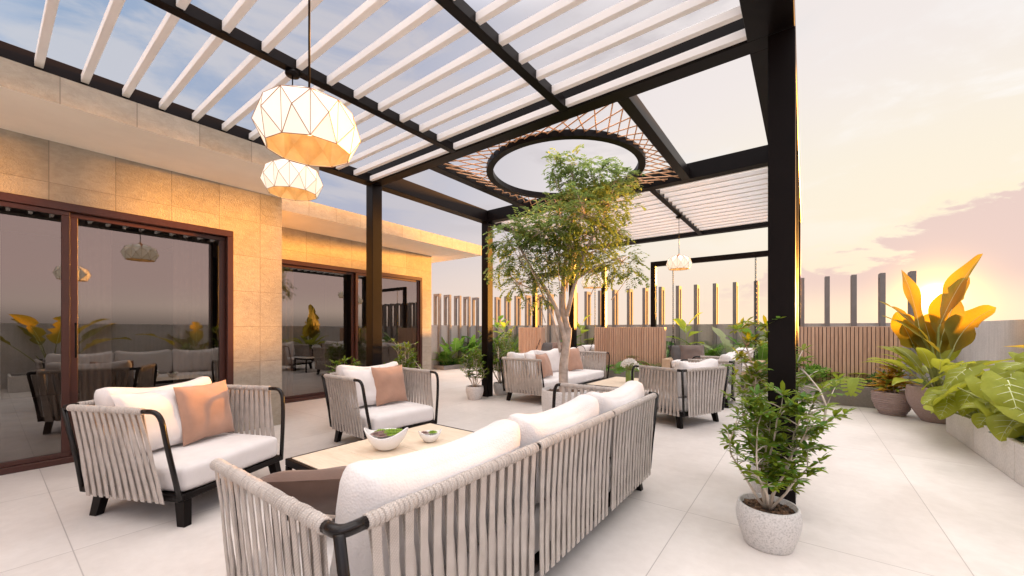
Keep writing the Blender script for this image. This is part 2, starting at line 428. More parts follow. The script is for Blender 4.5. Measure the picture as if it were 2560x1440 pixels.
def door(x, y0, y1, mull, xin):
    d = MB(); w=.075
    X0, X1 = x-.13, x+.012
    d.bbox(X0,X1,y0,y1,DZ-.07,DZ-.001,.004); d.bbox(X0,X1,y0,y1,0,.055,.004)
    d.bbox(X0,X1,y0,y0+.06,.055,DZ-.07,.004); d.bbox(X0,X1,y1-.06,y1,.055,DZ-.07,.004)
    fr = wpart(d, 'sliding_door', M['doorframe'], bld)
    ys = [y0+.06]+mull+[y1-.06]
    for i in range(len(ys)-1):
        a, b = ys[i], ys[i+1]; off = -.035 if i%2 else -.085
        s = MB(); t=.042
        xa, xb = x+off-.02, x+off+.02
        s.bbox(xa,xb,a,b,.055,.055+t,.003); s.bbox(xa,xb,a,b,DZ-.07-t,DZ-.072,.003)
        s.bbox(xa,xb,a,a+t*1.25,.055+t,DZ-.07-t,.003); s.bbox(xa,xb,b-t*1.25,b,.055+t,DZ-.07-t,.003)
        wpart(s, 'sash', M['doorframe'], fr)
        g = MB(); xc = (xa+xb)/2
        g.box(xc-.004,xc+.004,a+t*1.25-.004,b-t*1.25+.004,.055+t-.004,DZ-.07-t+.004)
        # single sheet so that it reflects once
        g = MB(); g.add([(xc,a+t,.055+t-.005),(xc,b-t,.055+t-.005),(xc,b-t,DZ-.07-t+.005),(xc,a+t,DZ-.07-t+.005)],[(0,1,2,3)])
        wpart(g, 'pane', M['glass'], fr)
    h=MB(); yb=mull[-1]+.03; h.tube(bend([(x+.012,yb,.95),(x+.05,yb,.95),(x+.05,yb,1.25),(x+.012,yb,1.25)]),.009,8); wpart(h,'handle',M['black'],fr)
    return fr
door(-5.3,-2.2,1.733,[-.93,.475],0)
door(-6.74,2.5,5.763,[4.18],0)

# parapets
mb = MB(); mb.box(-9.09,2.35,10.28,10.48,0,1.32); mb.box(-9.09,2.35,10.25,10.28,.0,.06)
tag(mb.build('parapet_wall', M['parapet']), 'long grey rendered parapet wall behind the swings and planting', 'wall')
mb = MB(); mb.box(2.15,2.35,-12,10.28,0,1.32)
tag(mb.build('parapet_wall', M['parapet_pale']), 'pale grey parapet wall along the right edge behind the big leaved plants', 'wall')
mb = MB(); mb.box(-9.09,-8.89,6.5,10.28,0,1.32)
tag(mb.build('parapet_wall', M['parapet']), 'short grey parapet wall beyond the far end of the house', 'wall')
# hoops
def hoop_mesh():
    m_ = MB(); w=.078
    m_.box(0,w,0,.075,0,2.19); m_.box(0,w,.19,.265,1.322,2.19); m_.box(0,w,0,.265,2.19,2.27)
    return m_
h0 = hoop_mesh().build('fence_frame', M['hoop'])
tag(h0, 'tall narrow grey metal frame standing in a row on the back parapet wall', 'fence frame', 'upright frames along the back parapet')
xs = [1.562-.4115*k for k in range(26)]
h0.location = (xs[0]+.0, 10.2, 0)
for x in xs[1:]:
    c = h0.copy(); COL.objects.link(c); c.location = (x, 10.2, 0)
for i, y in enumerate([8.2,8.62,9.07,9.5,9.92]):
    c = h0.copy(); COL.objects.link(c); c.location = (-8.81, y, 0); c.rotation_euler = (0,0,R(90))
    c['label'] = 'narrow grey metal frame on the far left parapet beyond the house corner'; c['group'] = 'upright frames along the left parapet'

# rear planting beds
mb = MB(); mb.box(-8.47,2.14,9.25,9.33,0,.12); mb.box(-8.55,-8.47,8.06,9.25,0,.12); mb.box(-8.88,-8.55,8.06,8.14,0,.12)
tag(mb.build('planting_kerb', M['kerb']), 'low grey granite kerb edging the planting bed along the far walls', 'kerb')
mb = MB(); mb.box(-8.88,2.14,9.335,10.19,.0,.09); mb.box(-8.88,-8.555,8.145,9.33,0,.09)
tag(mb.build('bed_soil', M['soil']), 'dark soil of the planting bed', kind='structure')

# ------------------------------------------------------------------ pergola
perg = thing('pergola', 'black steel pergola with white roof slats and a round opening over the tree', 'pergola', (-2.35,4.2,0))
PO = (-2.35,4.2,0)
def pp(m_, name, mats): return wpart(m_, name, mats, perg, PO)
def pbeam(x0,x1,y0,y1,z0,z1,name='beam'):
    m_ = MB(); m_.bbox(x0,x1,y0,y1,z0,z1,.003); return pp(m_, name, M['black'])
for (x0,x1,y0) in [(-4.655,-4.51,3.03),(-4.64,-4.495,5.33),(-.192,-.046,3.03),(-.205,-.06,5.33),(-4.655,-4.51,8.6),(-.205,-.06,8.6)]:
    m_ = MB(); m_.bbox(x0,x1,y0,y0+.145,0,3.098,.004)
    pp(m_, 'column', M['black'])
ZB = 3.1
pbeam(-4.66,-4.50,-4,3.03,ZB,3.215); pbeam(-4.66,-4.50,3.17,5.33,ZB,3.3); pbeam(-4.66,-4.50,5.47,8.6,ZB,3.2)
pbeam(-.305,-.05,-4,3.03,ZB,3.3); pbeam(-.305,-.05,3.17,5.33,ZB,3.3); pbeam(-.305,-.05,5.47,8.6,ZB,3.3)
pbeam(-4.66,-.05,3.03,3.17,ZB,3.3); pbeam(-4.66,-.05,5.33,5.47,ZB,3.3); pbeam(-4.66,-.05,8.6,8.74,ZB,3.2)
pbeam(-4.66,-.05,-4.14,-4,ZB,3.3)
for x in (-3.03,-1.682):
    pbeam(x-.037,x+.037,-4,3.03,ZB,3.18); pbeam(x-.037,x+.037,5.47,8.6,ZB,3.18)
pbeam(-3.58,-3.46,3.17,5.33,ZB,3.22); pbeam(-1.26,-1.16,3.17,5.33,ZB,3.22)
def slat(y):
    m_ = MB(); m_.bbox(-4.5,-.305,y,y+.043,3.116,3.174,.003); return pp(m_, 'roof_slat', M['slat'])
s0 = slat(2.982)
ys = [2.982-.2295*k for k in range(1,30)]
for y in ys:
    c = s0.copy(); COL.objects.link(c); c.parent = perg; c.location = (0, y-2.982, 0)
k = 0
while 5.64+.2145*k < 8.56:
    c = s0.copy(); COL.objects.link(c); c.parent = perg; c.location = (0, 5.64+.2145*k-2.982-.13, 0); k += 1
# ring
RC = (-2.36,4.24)
m_ = MB(); prof = [(.865,ZB),(.945,ZB),(.945,ZB+.065),(.865,ZB+.065),(.865,ZB)]
vs=[];fs=[]; n=72
for i in range(n):
    a = 2*PI*i/n
    for r,z in prof[:4]: vs.append((RC[0]+r*math.cos(a),RC[1]+r*math.sin(a),z))
for i in range(n):
    j=(i+1)%n
    for k in range(4): fs.append((4*i+k,4*i+(k+1)%4,4*j+(k+1)%4,4*j+k))
m_.add([(x,y,z) for x,y,z in vs],[tuple(reversed(f)) for f in fs]); pp(m_, 'ring', M['black'])
# copper lattice between square frame and ring
m_ = MB(); X0,X1,Y0,Y1 = -3.46,-1.26,3.17,5.33
def sq(a):
    dx, dy = math.cos(a), math.sin(a)
    tx = ((X1-RC[0]) if dx>0 else (X0-RC[0]))/dx if abs(dx)>1e-6 else 1e9
    ty = ((Y1-RC[1]) if dy>0 else (Y0-RC[1]))/dy if abs(dy)>1e-6 else 1e9
    t = min(tx,ty); return Vector((RC[0]+t*dx, RC[1]+t*dy, ZB+.045))
nn = 48
def per(t):
    # point at fraction t of the square frame's outline, starting in the middle of its right side
    W_, H_ = X1-X0, Y1-Y0; q = (t % 1.0)*(2*W_+2*H_); z = ZB+.04
    if q < H_/2: return Vector((X1, RC[1]+q, z))
    q -= H_/2
    if q < W_: return Vector((X1-q, Y1, z))
    q -= W_
    if q < H_: return Vector((X0, Y1-q, z))
    q -= H_
    if q < W_: return Vector((X0+q, Y0, z))
    return Vector((X1, Y0+q-W_, z))
for i in range(nn):
    a = 2*PI*(i+.5)/nn
    for k, dz in ((2,0),(-2,.014)):
        p = Vector((RC[0]+.94*math.cos(a), RC[1]+.94*math.sin(a), ZB+.04+dz)); q = per((i+.5+k*.8)/nn); q.z = ZB+.04+dz
        m_.tube([p,q], .0068, 5)
pp(m_, 'copper_lattice', M['copper'])

# ------------------------------------------------------------------ pendant lamps
def pendant(x, y, z, label):
    t = thing('pendant_lamp', label, 'lamp', (x,y,z), random.random()*.6, 'faceted pendant lamps under the pergola')
    n = 10; S = .205
    def ring(r,h,o): return [Vector((S*r*math.cos(2*PI*(k+o)/n), S*r*math.sin(2*PI*(k+o)/n), S*h)) for k in range(n)]
    A_=ring(.42,.66,.5); T_=ring(.84,.42,0); M_=ring(1.0,.0,.5); B_=ring(.80,-.44,0); tris=[]
    for k in range(n):
        k2=(k+1)%n; k0=(k-1)%n
        tris += [(A_[k],T_[k],T_[k2]),(T_[k],M_[k],T_[k2]),(T_[k],B_[k],M_[k]),(T_[k],M_[k0],B_[k]),(M_[k],B_[k],B_[k2])]
    s = MB()
    for a,b,c in tris: s.add([a,b,c],[(0,1,2)],0)
    sh = s.build('lamp_shade', M['shade'], t)
    s = MB()
    for a,b,c in tris: s.add([a*.975,b*.975,c*.975],[(2,1,0)],0)
    s.build('shade_lining', M['goldin'], t)
    e = set(); w = MB()
    for tr in tris:
        for p,q in ((tr[0],tr[1]),(tr[1],tr[2]),(tr[2],tr[0])):
            key = tuple(sorted([tuple(round(c,4) for c in p),tuple(round(c,4) for c in q)]))
            if key in e: continue
            e.add(key); w.tube([p,q], .0015, 4, caps=False)
    w.build('wire_edge', M['copperwire'], t)
    c = MB(); c.lathe([(.0,.17),(.012,.17),(.014,.155),(.032,.148),(.04,.13),(.036,.115),(.0,.112)],16); c.build('lamp_cap', M['copper'], t)
    c = MB(); c.tube([(0,0,.165),(0,0,3.085-z)], .0045, 6); c.build('cord', M['black'], t)
    c = MB(); c.lathe([(0,3.072-z),(.045,3.072-z),(.05,3.08-z),(.05,3.0985-z),(0,3.0985-z)],20); c.build('ceiling_rose', M['black'], t)
    c = MB(); c.lathe([(0,-.02),(.028,-.01),(.035,.03),(.02,.07),(.012,.115)],14); c.build('bulb', M['bulb'], t)
    return t
mbulb, nt, b = new_mat('bulb_glow'); b.inputs['Emission Color'].default_value=(1,.72,.38,1); b.inputs['Emission Strength'].default_value=1.0; M['bulb']=mbulb
pendant(-1.69,.83,2.045,'large white faceted pendant lamp hanging nearest, top centre of the view')
pendant(-3.04,1.37,2.29,'white faceted pendant lamp hanging just behind and below the nearest one')
pendant(-1.70,7.0,2.30,'small distant faceted pendant lamp hanging before the right hand swing frame')
pendant(-3.04,6.5,2.03,'small distant faceted pendant lamp hanging just right of the tree trunk')

# ------------------------------------------------------------------ cushions
def rbox(mb, sx, sy, sz, r, Mx=None, n=9, puff=(0,0,0), wob=0, seed=0, mi=0, sag=0):
    hx,hy,hz = sx/2,sy/2,sz/2; key={}; vs=[]; fs=[]
    def g(i): # graded -1..1
        t = -1+2*i/n; return math.copysign(1-(1-abs(t))**1.5, t) if abs(t)<1 else t
    def vert(p):
        k = tuple(round(c,4) for c in p)
        if k in key: return key[k]
        u,v,w = p; q = Vector((u*hx,v*hy,w*hz))
        inn = Vector((max(-hx+r,min(hx-r,q.x)),max(-hy+r,min(hy-r,q.y)),max(-hz+r,min(hz-r,q.z))))
        d = q-inn
        o = inn + (d.normalized()*r if d.length>1e-7 else d)
        o.x += math.copysign(puff[0],u)*abs(u)*(1-v*v)*(1-w*w); o.y += math.copysign(puff[1],v)*abs(v)*(1-u*u)*(1-w*w); o.z += math.copysign(puff[2],w)*abs(w)*(1-u*u)*(1-v*v)
        if sag: o.z += sag*max(0,w)*(v*v-.4)
        if wob:
            nv = mnoise.noise_vector(Vector((o.x*5+seed,o.y*5,o.z*5))); o += nv*wob
            nv = mnoise.noise_vector(Vector((o.x*14+seed,o.y*14,o.z*14))); o += nv*wob*.35
        key[k]=len(vs); vs.append(o); return key[k]
    for ax in range(3):
        for s in (-1,1):
            for i in range(n):
                for j in range(n):
                    c = []
                    for (a,b) in ((i,j),(i+1,j),(i+1,j+1),(i,j+1)):
                        p=[0,0,0]; p[ax]=s; p[(ax+1)%3]=g(a); p[(ax+2)%3]=g(b); c.append(vert(p))
                    fs.append(tuple(c) if s>0 else tuple(reversed(c)))
    if Mx: vs=[Mx@p for p in vs]
    mb.add(vs,fs,mi,True)
def pillow(mb, w, h, t, Mx=None, n=18, wr=.006, seed=0):
    vs=[];fs=[]
    def pos(u,v,s):
        e = (1-abs(u)**3.2)*(1-abs(v)**3.2)
        x=u*w/2*(1-.07*math.cos(v*PI/2)); y=v*h/2*(1-.07*math.cos(u*PI/2))
        z=s*t/2*max(0,e)**.55
        q=Vector((x,y,z)); nz = mnoise.noise(Vector((x*9+seed,y*9,s*2)))
        q.z += nz*wr*2*max(0,e)**.3; q.x += mnoise.noise(Vector((y*11+seed,3,s)))*wr; q.y += mnoise.noise(Vector((x*11+seed,7,s)))*wr
        return q
    for s in (1,-1):
        o=len(vs)
        for i in range(n+1):
            for j in range(n+1): vs.append(pos(-1+2*i/n,-1+2*j/n,s))
        for i in range(n):
            for j in range(n):
                a=o+i*(n+1)+j; f=(a,a+n+1,a+n+2,a+1); fs.append(f if s>0 else tuple(reversed(f)))
    if Mx: vs=[Mx@p for p in vs]
    mb.add(vs,fs,0,True)
def TRS(loc, rx=0, ry=0, rz=0): return Matrix.Translation(loc)@Matrix.Rotation(rz,4,'Z')@Matrix.Rotation(ry,4,'Y')@Matrix.Rotation(rx,4,'X')

# ------------------------------------------------------------------ rope furniture (faces local +x)
def straps(mb, T0, T1, B0, B1, n, nrm, w=.0285, seed=1):
    rnd = random.Random(seed); T0,T1,B0,B1 = map(Vector,(T0,T1,B0,B1)); nrm = Vector(nrm).normalized(); p = 1.0/n
    for layer in (0,1):
        for k in range(n):
            u = (k+.5)*p; ub = u + (.5*p if layer==0 else -.5*p)
            ub = max(.25*p, min(1-.25*p, ub))
            u += rnd.uniform(-.05,.05)*p; ub += rnd.uniform(-.06,.06)*p
            top = T0.lerp(T1,u); bot = B0.lerp(B1,ub); sgn = 1 if layer==0 else -1
            ax = (T1-T0).normalized(); m=7; vs=[]; fs=[]
            for i in range(m+1):
                s=i/m; c = top.lerp(bot,s) + nrm*(sgn*(.011-.006*math.sin(s*PI)) + .002*rnd.uniform(-1,1)*math.sin(s*PI))
                tw = rnd.uniform(-.08,.08)*math.sin(s*PI)
                a2 = (ax*math.cos(tw)+nrm*math.sin(tw))*w/2
                th = nrm*.0022
                vs += [c-a2-th, c+a2-th, c+a2+th, c-a2+th]
            for i in range(m):
                for q in range(4): fs.append((4*i+q,4*i+(q+1)%4,4*i+4+(q+1)%4,4*i+4+q))
            fs += [(0,3,2,1),(4*m,4*m+1,4*m+2,4*m+3)]
            mb.add(vs,fs,0,False)
def wrapped_rail(mb, a, b, r=.021, seed=0):
    rnd = random.Random(seed); a=Vector(a); b=Vector(b); L=(b-a).length; n=int(L/.0155)
    d=(b-a)/n
    for i in range(n):
        p=a+d*i; q=a+d*(i+.94); o = Vector((rnd.uniform(-1,1),rnd.uniform(-1,1),rnd.uniform(-1,1)))*.0015
        mb.tube([p+o,p+o+(q-p)*.2,p+o+(q-p)*.8,q+o],[r*.93,r*rnd.uniform(1,1.06),r*rnd.uniform(1,1.06),r*.93],10,caps=True)
ZT=.71; ZF=.175
def rope_seat(kind, name, label, cat, group, loc, rz, plain=0):
    t = thing(name, label, cat, loc, rz, group)
    sofa = kind=='sofa'
    HB = 1.19 if sofa else .392; HT = HB+.075
    xb, xbt, xf, xft = (-.385,-.42,.43,.405) if sofa else (-.385,-.42,.395,.215)
    xfb = xf-.03 if sofa else xf-.07
    nb = 3 if sofa else 1
    for s in (-1,1):
        # side arm panel
        m_=MB(); n0=(0,s,.14)
        straps(m_,(xbt+.07,s*HT,ZT),(xft,s*HT,ZT),(xb+.05,s*(HB+.024),ZF-.026),(xfb,s*(HB+.024),ZF-.026),13 if sofa else 12,n0,seed=11+s)
        wrapped_rail(m_,(xbt+.06,s*HT,ZT),(xft,s*HT,ZT),seed=s+5)
        m_.build('arm_weave',M['strap'],t)
        m_=MB()
        if s==plain: m_.tube([(xft-.03,s*(HT-.03),ZT-.01),(xf-.02,s*(HB-.02),ZF)],.012,8)
        elif sofa: m_.tube(bend([(xft-.02,s*HT,ZT),(xf+.035,s*(HT-.005),ZT-.0),(xf+.04,s*(HB+.055),.52),(xf+.02,s*HB,ZF-.01)]),.0145,10)
        else: m_.tube(bend([(xft-.02,s*HT,ZT),(xf-.055,s*(HT-.005),ZT-.0),(xf-.03,s*(HB+.055),.52),(xf,s*HB,ZF-.01)]),.0145,10)
        m_.tube([(xf-.1,s*HB,ZF),(xf,s*HB,ZF)],.013,8)
        m_.build('front_post',M['tubeblack'],t)
        m_=MB(); m_.tube([(xb,s*HB,ZF-.01),(xb-.01,s*(HB+.02),.35),(xbt,s*HT,ZT)],.0145,10)
        m_.tube(bend([(xbt+.075,s*HT,ZT),(xbt,s*HT,ZT),(xbt,s*(HT-.075),ZT)],6),.0165,10)
        m_.build('corner_post',M['tubeblack'],t)
    for i in range(nb):
        y0=-HT+.07+(2*HT-.14)*i/nb; y1=-HT+.07+(2*HT-.14)*(i+1)/nb
        z0=-HB+.05+(2*HB-.1)*i/nb; z1=-HB+.05+(2*HB-.1)*(i+1)/nb
        g=.012 if i else 0; h=.012 if i<nb-1 else 0
        m_=MB(); straps(m_,(xbt,y0+g,ZT),(xbt,y1-h,ZT),(xb-.024,z0+g,ZF-.026),(xb-.024,z1-h,ZF-.026),15 if sofa else 13,(-1,0,.1),seed=30+i)
        wrapped_rail(m_,(xbt,y0+g,ZT),(xbt,y1-h,ZT),seed=40+i)
        m_.build('back_weave',M['strap'],t)
    if sofa:
        for i in (1,2):
            y=-HT+.07+(2*HT-.14)*i/3
            m_=MB(); m_.tube([(xb+.012,y*.95,ZF),(xbt+.012,y,ZT-.01)],.012,8); m_.tube([(xbt,y-.02,ZT),(xbt,y+.02,ZT)],.014,8); m_.build('back_post',M['tubeblack'],t)
    m_=MB()
    m_.bbox(xb-.01,xf+.01,-HB-.012,-HB+.03,ZF-.02,ZF+.018); m_.bbox(xb-.01,xf+.01,HB-.03,HB+.012,ZF-.02,ZF+.018)
    m_.bbox(xb-.01,xb+.03,-HB+.03,HB-.03,ZF-.02,ZF+.018); m_.bbox(xf-.03,xf+.01,-HB+.03,HB-.03,ZF-.02,ZF+.018)
    m_.box(xb+.03,xf-.03,-HB+.03,HB-.03,ZF,ZF+.012)
    m_.build('seat_frame',M['black'],t)
    for sx in (-1,1):
        for sy in (-1,1):
            m_=MB(); x=.36 if sx>0 else -.285; y=(HB-.045)*sy; vs=[]
            for (z,ox,oy,a,b_) in ((ZF-.018,0,0,.036,.024),(0,.03*sx,.016*sy,.028,.022)):
                for u,v in ((-1,-1),(1,-1),(1,1),(-1,1)): vs.append((x+ox+u*a,y+oy+v*b_,z))
            m_.add(vs,[(0,1,2,3),(7,6,5,4),(0,4,5,1),(1,5,6,2),(2,6,7,3),(3,7,4,0)])
            m_.build('leg',M['black'],t)
    W = 2*HB-.03
    m_=MB(); rbox(m_,.77,W,.165,.045,TRS((.015,0,ZF+.018+.0825)),n=12,puff=(.004,.006,.014),wob=.004,seed=3); m_.build('seat_cushion',M['white'],t)
    bw = W/nb
    for i in range(nb):
        yc=-W/2+bw*(i+.5)
        m_=MB(); rbox(m_,.16,bw-.008,.445,.07,TRS((-.262,yc,.578),0,-.16),n=14,puff=(.042,.008,.0),wob=.009,seed=i*7.3+(0 if sofa else 20),sag=.05)
        m_.build('back_cushion',M['leather'] if sofa else M['white'],t)
    return t
gs='rope sofas with white cushions'; ga='rope armchairs with white cushions'
sofa1=rope_seat('sofa','rope_sofa','large rope sofa in the foreground seen from behind, white cushions along its back','sofa',gs,(-1.315,1.775,0),PI,1)
sofa2=rope_seat('sofa','rope_sofa','rope sofa facing right beside the tree with tan pillows on it','sofa',gs,(-3.70,6.46,0),0,-1)
arm1=rope_seat('chair','rope_armchair','rope armchair nearest at left, angled in front of the glass door','armchair',ga,(-3.55,.905,0),R(24.7))
dup(arm1,(-3.68,2.615,0),R(-2),'rope armchair beyond the coffee table in front of the second glass door')
dup(arm1,(-1.36,5.50,0),R(157),'rope armchair seen from its back corner, beside the table with flowers')
dup(arm1,(-1.27,7.14,0),R(180),'rope armchair furthest back, half hidden behind the potted shrub')

def loose(name,label,cat,mat,w,h,t,loc,rx,ry,rz,seed,group):
    m_=MB(); pillow(m_,w,h,t,None,seed=seed); o=m_.build(name,mat); o.location=loc
    o.rotation_euler=Matrix.Rotation(rz,3,'Z').to_4x4().to_3x3().__matmul__(Matrix.Rotation(ry,3,'Y')).__matmul__(Matrix.Rotation(rx,3,'X')).to_euler()
    return tag(o,label,cat,group)
def on_seat(cx,cy,rz,lx,ly,face,tilt,size,mat,label,seed,t=.14,zs=.385):
    """pillow standing on a seat; face = local yaw it looks along, tilt = lean back"""
    c,s=math.cos(rz),math.sin(rz); x=cx+c*lx-s*ly; y=cy+s*lx+c*ly
    m_=MB(); pillow(m_,size,size,t,None,seed=seed); o=m_.build('throw_pillow',mat)
    A=Matrix.Rotation(rz+face,4,'Z')@Matrix.Rotation(-tilt,4,'Y')@Matrix(((0,0,1,0),(1,0,0,0),(0,1,0,0),(0,0,0,1)))
    o.rotation_euler=A.to_euler(); o.location=(x,y,zs+size/2*math.cos(tilt)*.97)
    return tag(o,label,'pillow','loose pillows on the rope seats')
on_seat(-3.55,.905,R(24.7),-.03,.13,.04,.20,.42,M['tan'],'tan square pillow leaning in the nearest left armchair',1)
on_seat(-3.55,.905,R(24.7),-.10,-.17,-.05,.30,.42,M['white'],'white square pillow behind the tan one in the nearest left armchair',2)
on_seat(-3.68,2.615,R(-2),-.04,.10,.06,.24,.42,M['tan'],'dusky tan pillow on the armchair beyond the coffee table',3)
on_seat(-3.68,2.615,R(-2),-.10,-.17,-.08,.30,.42,M['white'],'white pillow tucked beside the near arm of the armchair beyond the table',4)
on_seat(-1.315,1.775,PI,.33,.86,-.785,1.0,.50,M['brown'],'tan pillow, its shade coloured in as brown, lying in the near corner of the foreground sofa',5,.16,.36)
on_seat(-3.70,6.46,0,-.05,-.82,.25,.30,.45,M['white'],'white pillow at the near end of the sofa by the tree',6)
on_seat(-3.70,6.46,0,.09,-.66,.12,.34,.42,M['tan'],'light tan pillow tilted against the white pillow on the sofa by the tree',7)
on_seat(-3.70,6.46,0,-.02,.62,-.2,.28,.46,M['tan'],'tan pillow near the far arm of the sofa by the tree, right of the trunk',8)

# ------------------------------------------------------------------ coffee tables
def table(loc,label):
    t=thing('coffee_table',label,'coffee table',loc,0,'pale topped coffee tables'); W,L,H=.68,1.2,.385
    m_=MB(); e=.028
    m_.bbox(-W/2,W/2,-L/2,-L/2+e,H-.045,H); m_.bbox(-W/2,W/2,L/2-e,L/2,H-.045,H)
    m_.bbox(-W/2,-W/2+e,-L/2+e,L/2-e,H-.045,H); m_.bbox(W/2-e,W/2,-L/2+e,L/2-e,H-.045,H); m_.build('table_frame',M['black'],t)
    m_=MB()
    for i in range(4):
        y0=-L/2+e+(L-2*e)*i/4; m_.bbox(-W/2+e,W/2-e,y0+.0006,y0+(L-2*e)/4-.0006,H-.03,H+.002,.0012)
    m_.build('table_top',M['tabletop'],t)
    for sx in (-1,1):
        for sy in (-1,1):
            m_=MB(); x=sx*(W/2-.016); y=sy*(L/2-.016); m_.bbox(x-.015,x+.015,y-.015,y+.015,0,H-.0455,.002); m_.build('leg',M['black'],t)
    return t
t1=table((-2.29,1.74,0),'pale wood coffee table with black legs and two white bowls on it')
dup(t1,(-2.29,5.92,0),0,'pale wood coffee table with the flower vase, beside the tree')
def rosette(mb,c,r,mi,rnd,layers=3):
    for L in range(layers):
        k=5+2*(layers-L); rr=r*(1-.27*L); el=.25+.42*L
        for i in range(k):
            a=2*PI*(i+.5*L)/k+rnd.uniform(-.1,.1); d=Vector((math.cos(a)*math.cos(el),math.sin(a)*math.cos(el),math.sin(el))); s=Vector((-math.sin(a),math.cos(a),0)); n_=d.cross(s)*-1
            b_=Vector(c); w=rr*.36
            p=[b_,b_+d*rr*.5+s*w-n_*.0,b_+d*rr*.5-s*w,b_+d*rr+n_*rr*.12, b_+d*rr*.5+n_*rr*.16*-1]
            mb.add(p,[(0,1,4),(0,4,2),(1,3,4),(4,3,2)],mi,True)
def bowl(loc,sc,rz,label,ns):
    t=thing('succulent_bowl',label,'bowl',loc,rz,'white bowls of succulents'); t.scale=(sc,)*3
    rnd=random.Random(int(sc*100)); n=40; prof=[(.001,.0),(.04,.0),(.072,.014),(.104,.055),(.125,.105)]
    vs=[];fs=[]
    def P_(r,z,a,k):
        f=k/4; px=1+.07*f*abs(math.cos(a))**3; wv=f*f*(.026*abs(math.cos(a))**6+.006*math.cos(2*a)-.010*math.sin(3*a)*f)
        return Vector((r*px*1.05*math.cos(a),r*.80*math.sin(a),z+wv))
    for s,th in ((0,0),(1,.005)):
        for k,(r,z) in enumerate(prof):
            for i in range(n): vs.append(P_(max(.001,r-th),z+th*.8,2*PI*i/n,k))
    q=len(prof)
    for s in (0,1):
        for k in range(q-1):
            for i in range(n):
                a=(s*q+k)*n; b_=a+n; f=(a+i,a+(i+1)%n,b_+(i+1)%n,b_+i); fs.append(f if s==0 else tuple(reversed(f)))
    for i in range(n):
        a=(q-1)*n; b_=(2*q-1)*n; fs.append((a+i,a+(i+1)%n,b_+(i+1)%n,b_+i))
    m_=MB(); m_.add(vs,fs,0,True); m_.build('bowl',M['porcelain'],t)
    m_=MB()
    for i in range(90):
        a=rnd.uniform(0,2*PI); r=.088*math.sqrt(rnd.random()); c=Vector((r*1.1*math.cos(a),r*.82*math.sin(a),.082+rnd.uniform(-.004,.004))); s=rnd.uniform(.006,.011)
        m_.lathe([(.0,-s*.6),(s*.8,-s*.3),(s,0),(s*.8,s*.35),(0,s*.6)],7,c)
    m_.build('pebbles',M['pebble'],t)
    for i in range(ns):
        a=2.399*i+.4; r=.075*math.sqrt((i+.3)/ns); m_=MB()
        rosette(m_,(r*1.15*math.cos(a),r*.8*math.sin(a),.098),rnd.uniform(.044,.056) if ns>2 else .062,0,rnd,4)
        m_.build('succulent',M['succ_p'] if i%3==1 else M['succ_g'],t)
bowl((-2.27,1.63,.388),1.06,R(38),'larger white wavy bowl of green and mauve succulents on the coffee table',9)
bowl((-2.17,1.93,.388),.62,R(60),'smaller white bowl with one green succulent beside the larger bowl',2)
# vase
vz=thing('flower_vase','green glass vase of white flowers on the far coffee table','vase',(-2.13,5.86,.388))
m_=MB(); m_.lathe([(.0,.0),(.058,.0),(.062,.006),(.062,.20),(.057,.20),(.055,.012),(.0,.012)],24); m_.build('vase',M['greenglass'],vz)
m_=MB(); fl=MB(); rnd=random.Random(5)
for i in range(30):
    a=2.4*i; e=.1+1.4*((i*11)%30)/30; d=Vector((math.cos(a)*math.cos(e),math.sin(a)*math.cos(e),math.sin(e))); c=Vector((0,0,.235))+Vector((d.x*.115,d.y*.115,d.z*.105))
    m_.tube([(d.x*.02,d.y*.02,.05),(d.x*.03,d.y*.03,.19),tuple(c)],.0025,5)
    u=d.orthogonal().normalized(); w=d.cross(u); s=rnd.uniform(.045,.060)
    for k in range(6):
        b_=2*PI*k/6; q=u*math.cos(b_)+w*math.sin(b_); sd=d.cross(q)
        fl.add([c,c+q*s*.5+sd*s*.36+d*s*.2,c+q*s+d*s*.42,c+q*s*.5-sd*s*.36+d*s*.2],[(0,1,2,3)],0,True)
m_.build('flower_stems',M['greenstem'],vz); fl.build('flowers',M['petal'],vz)

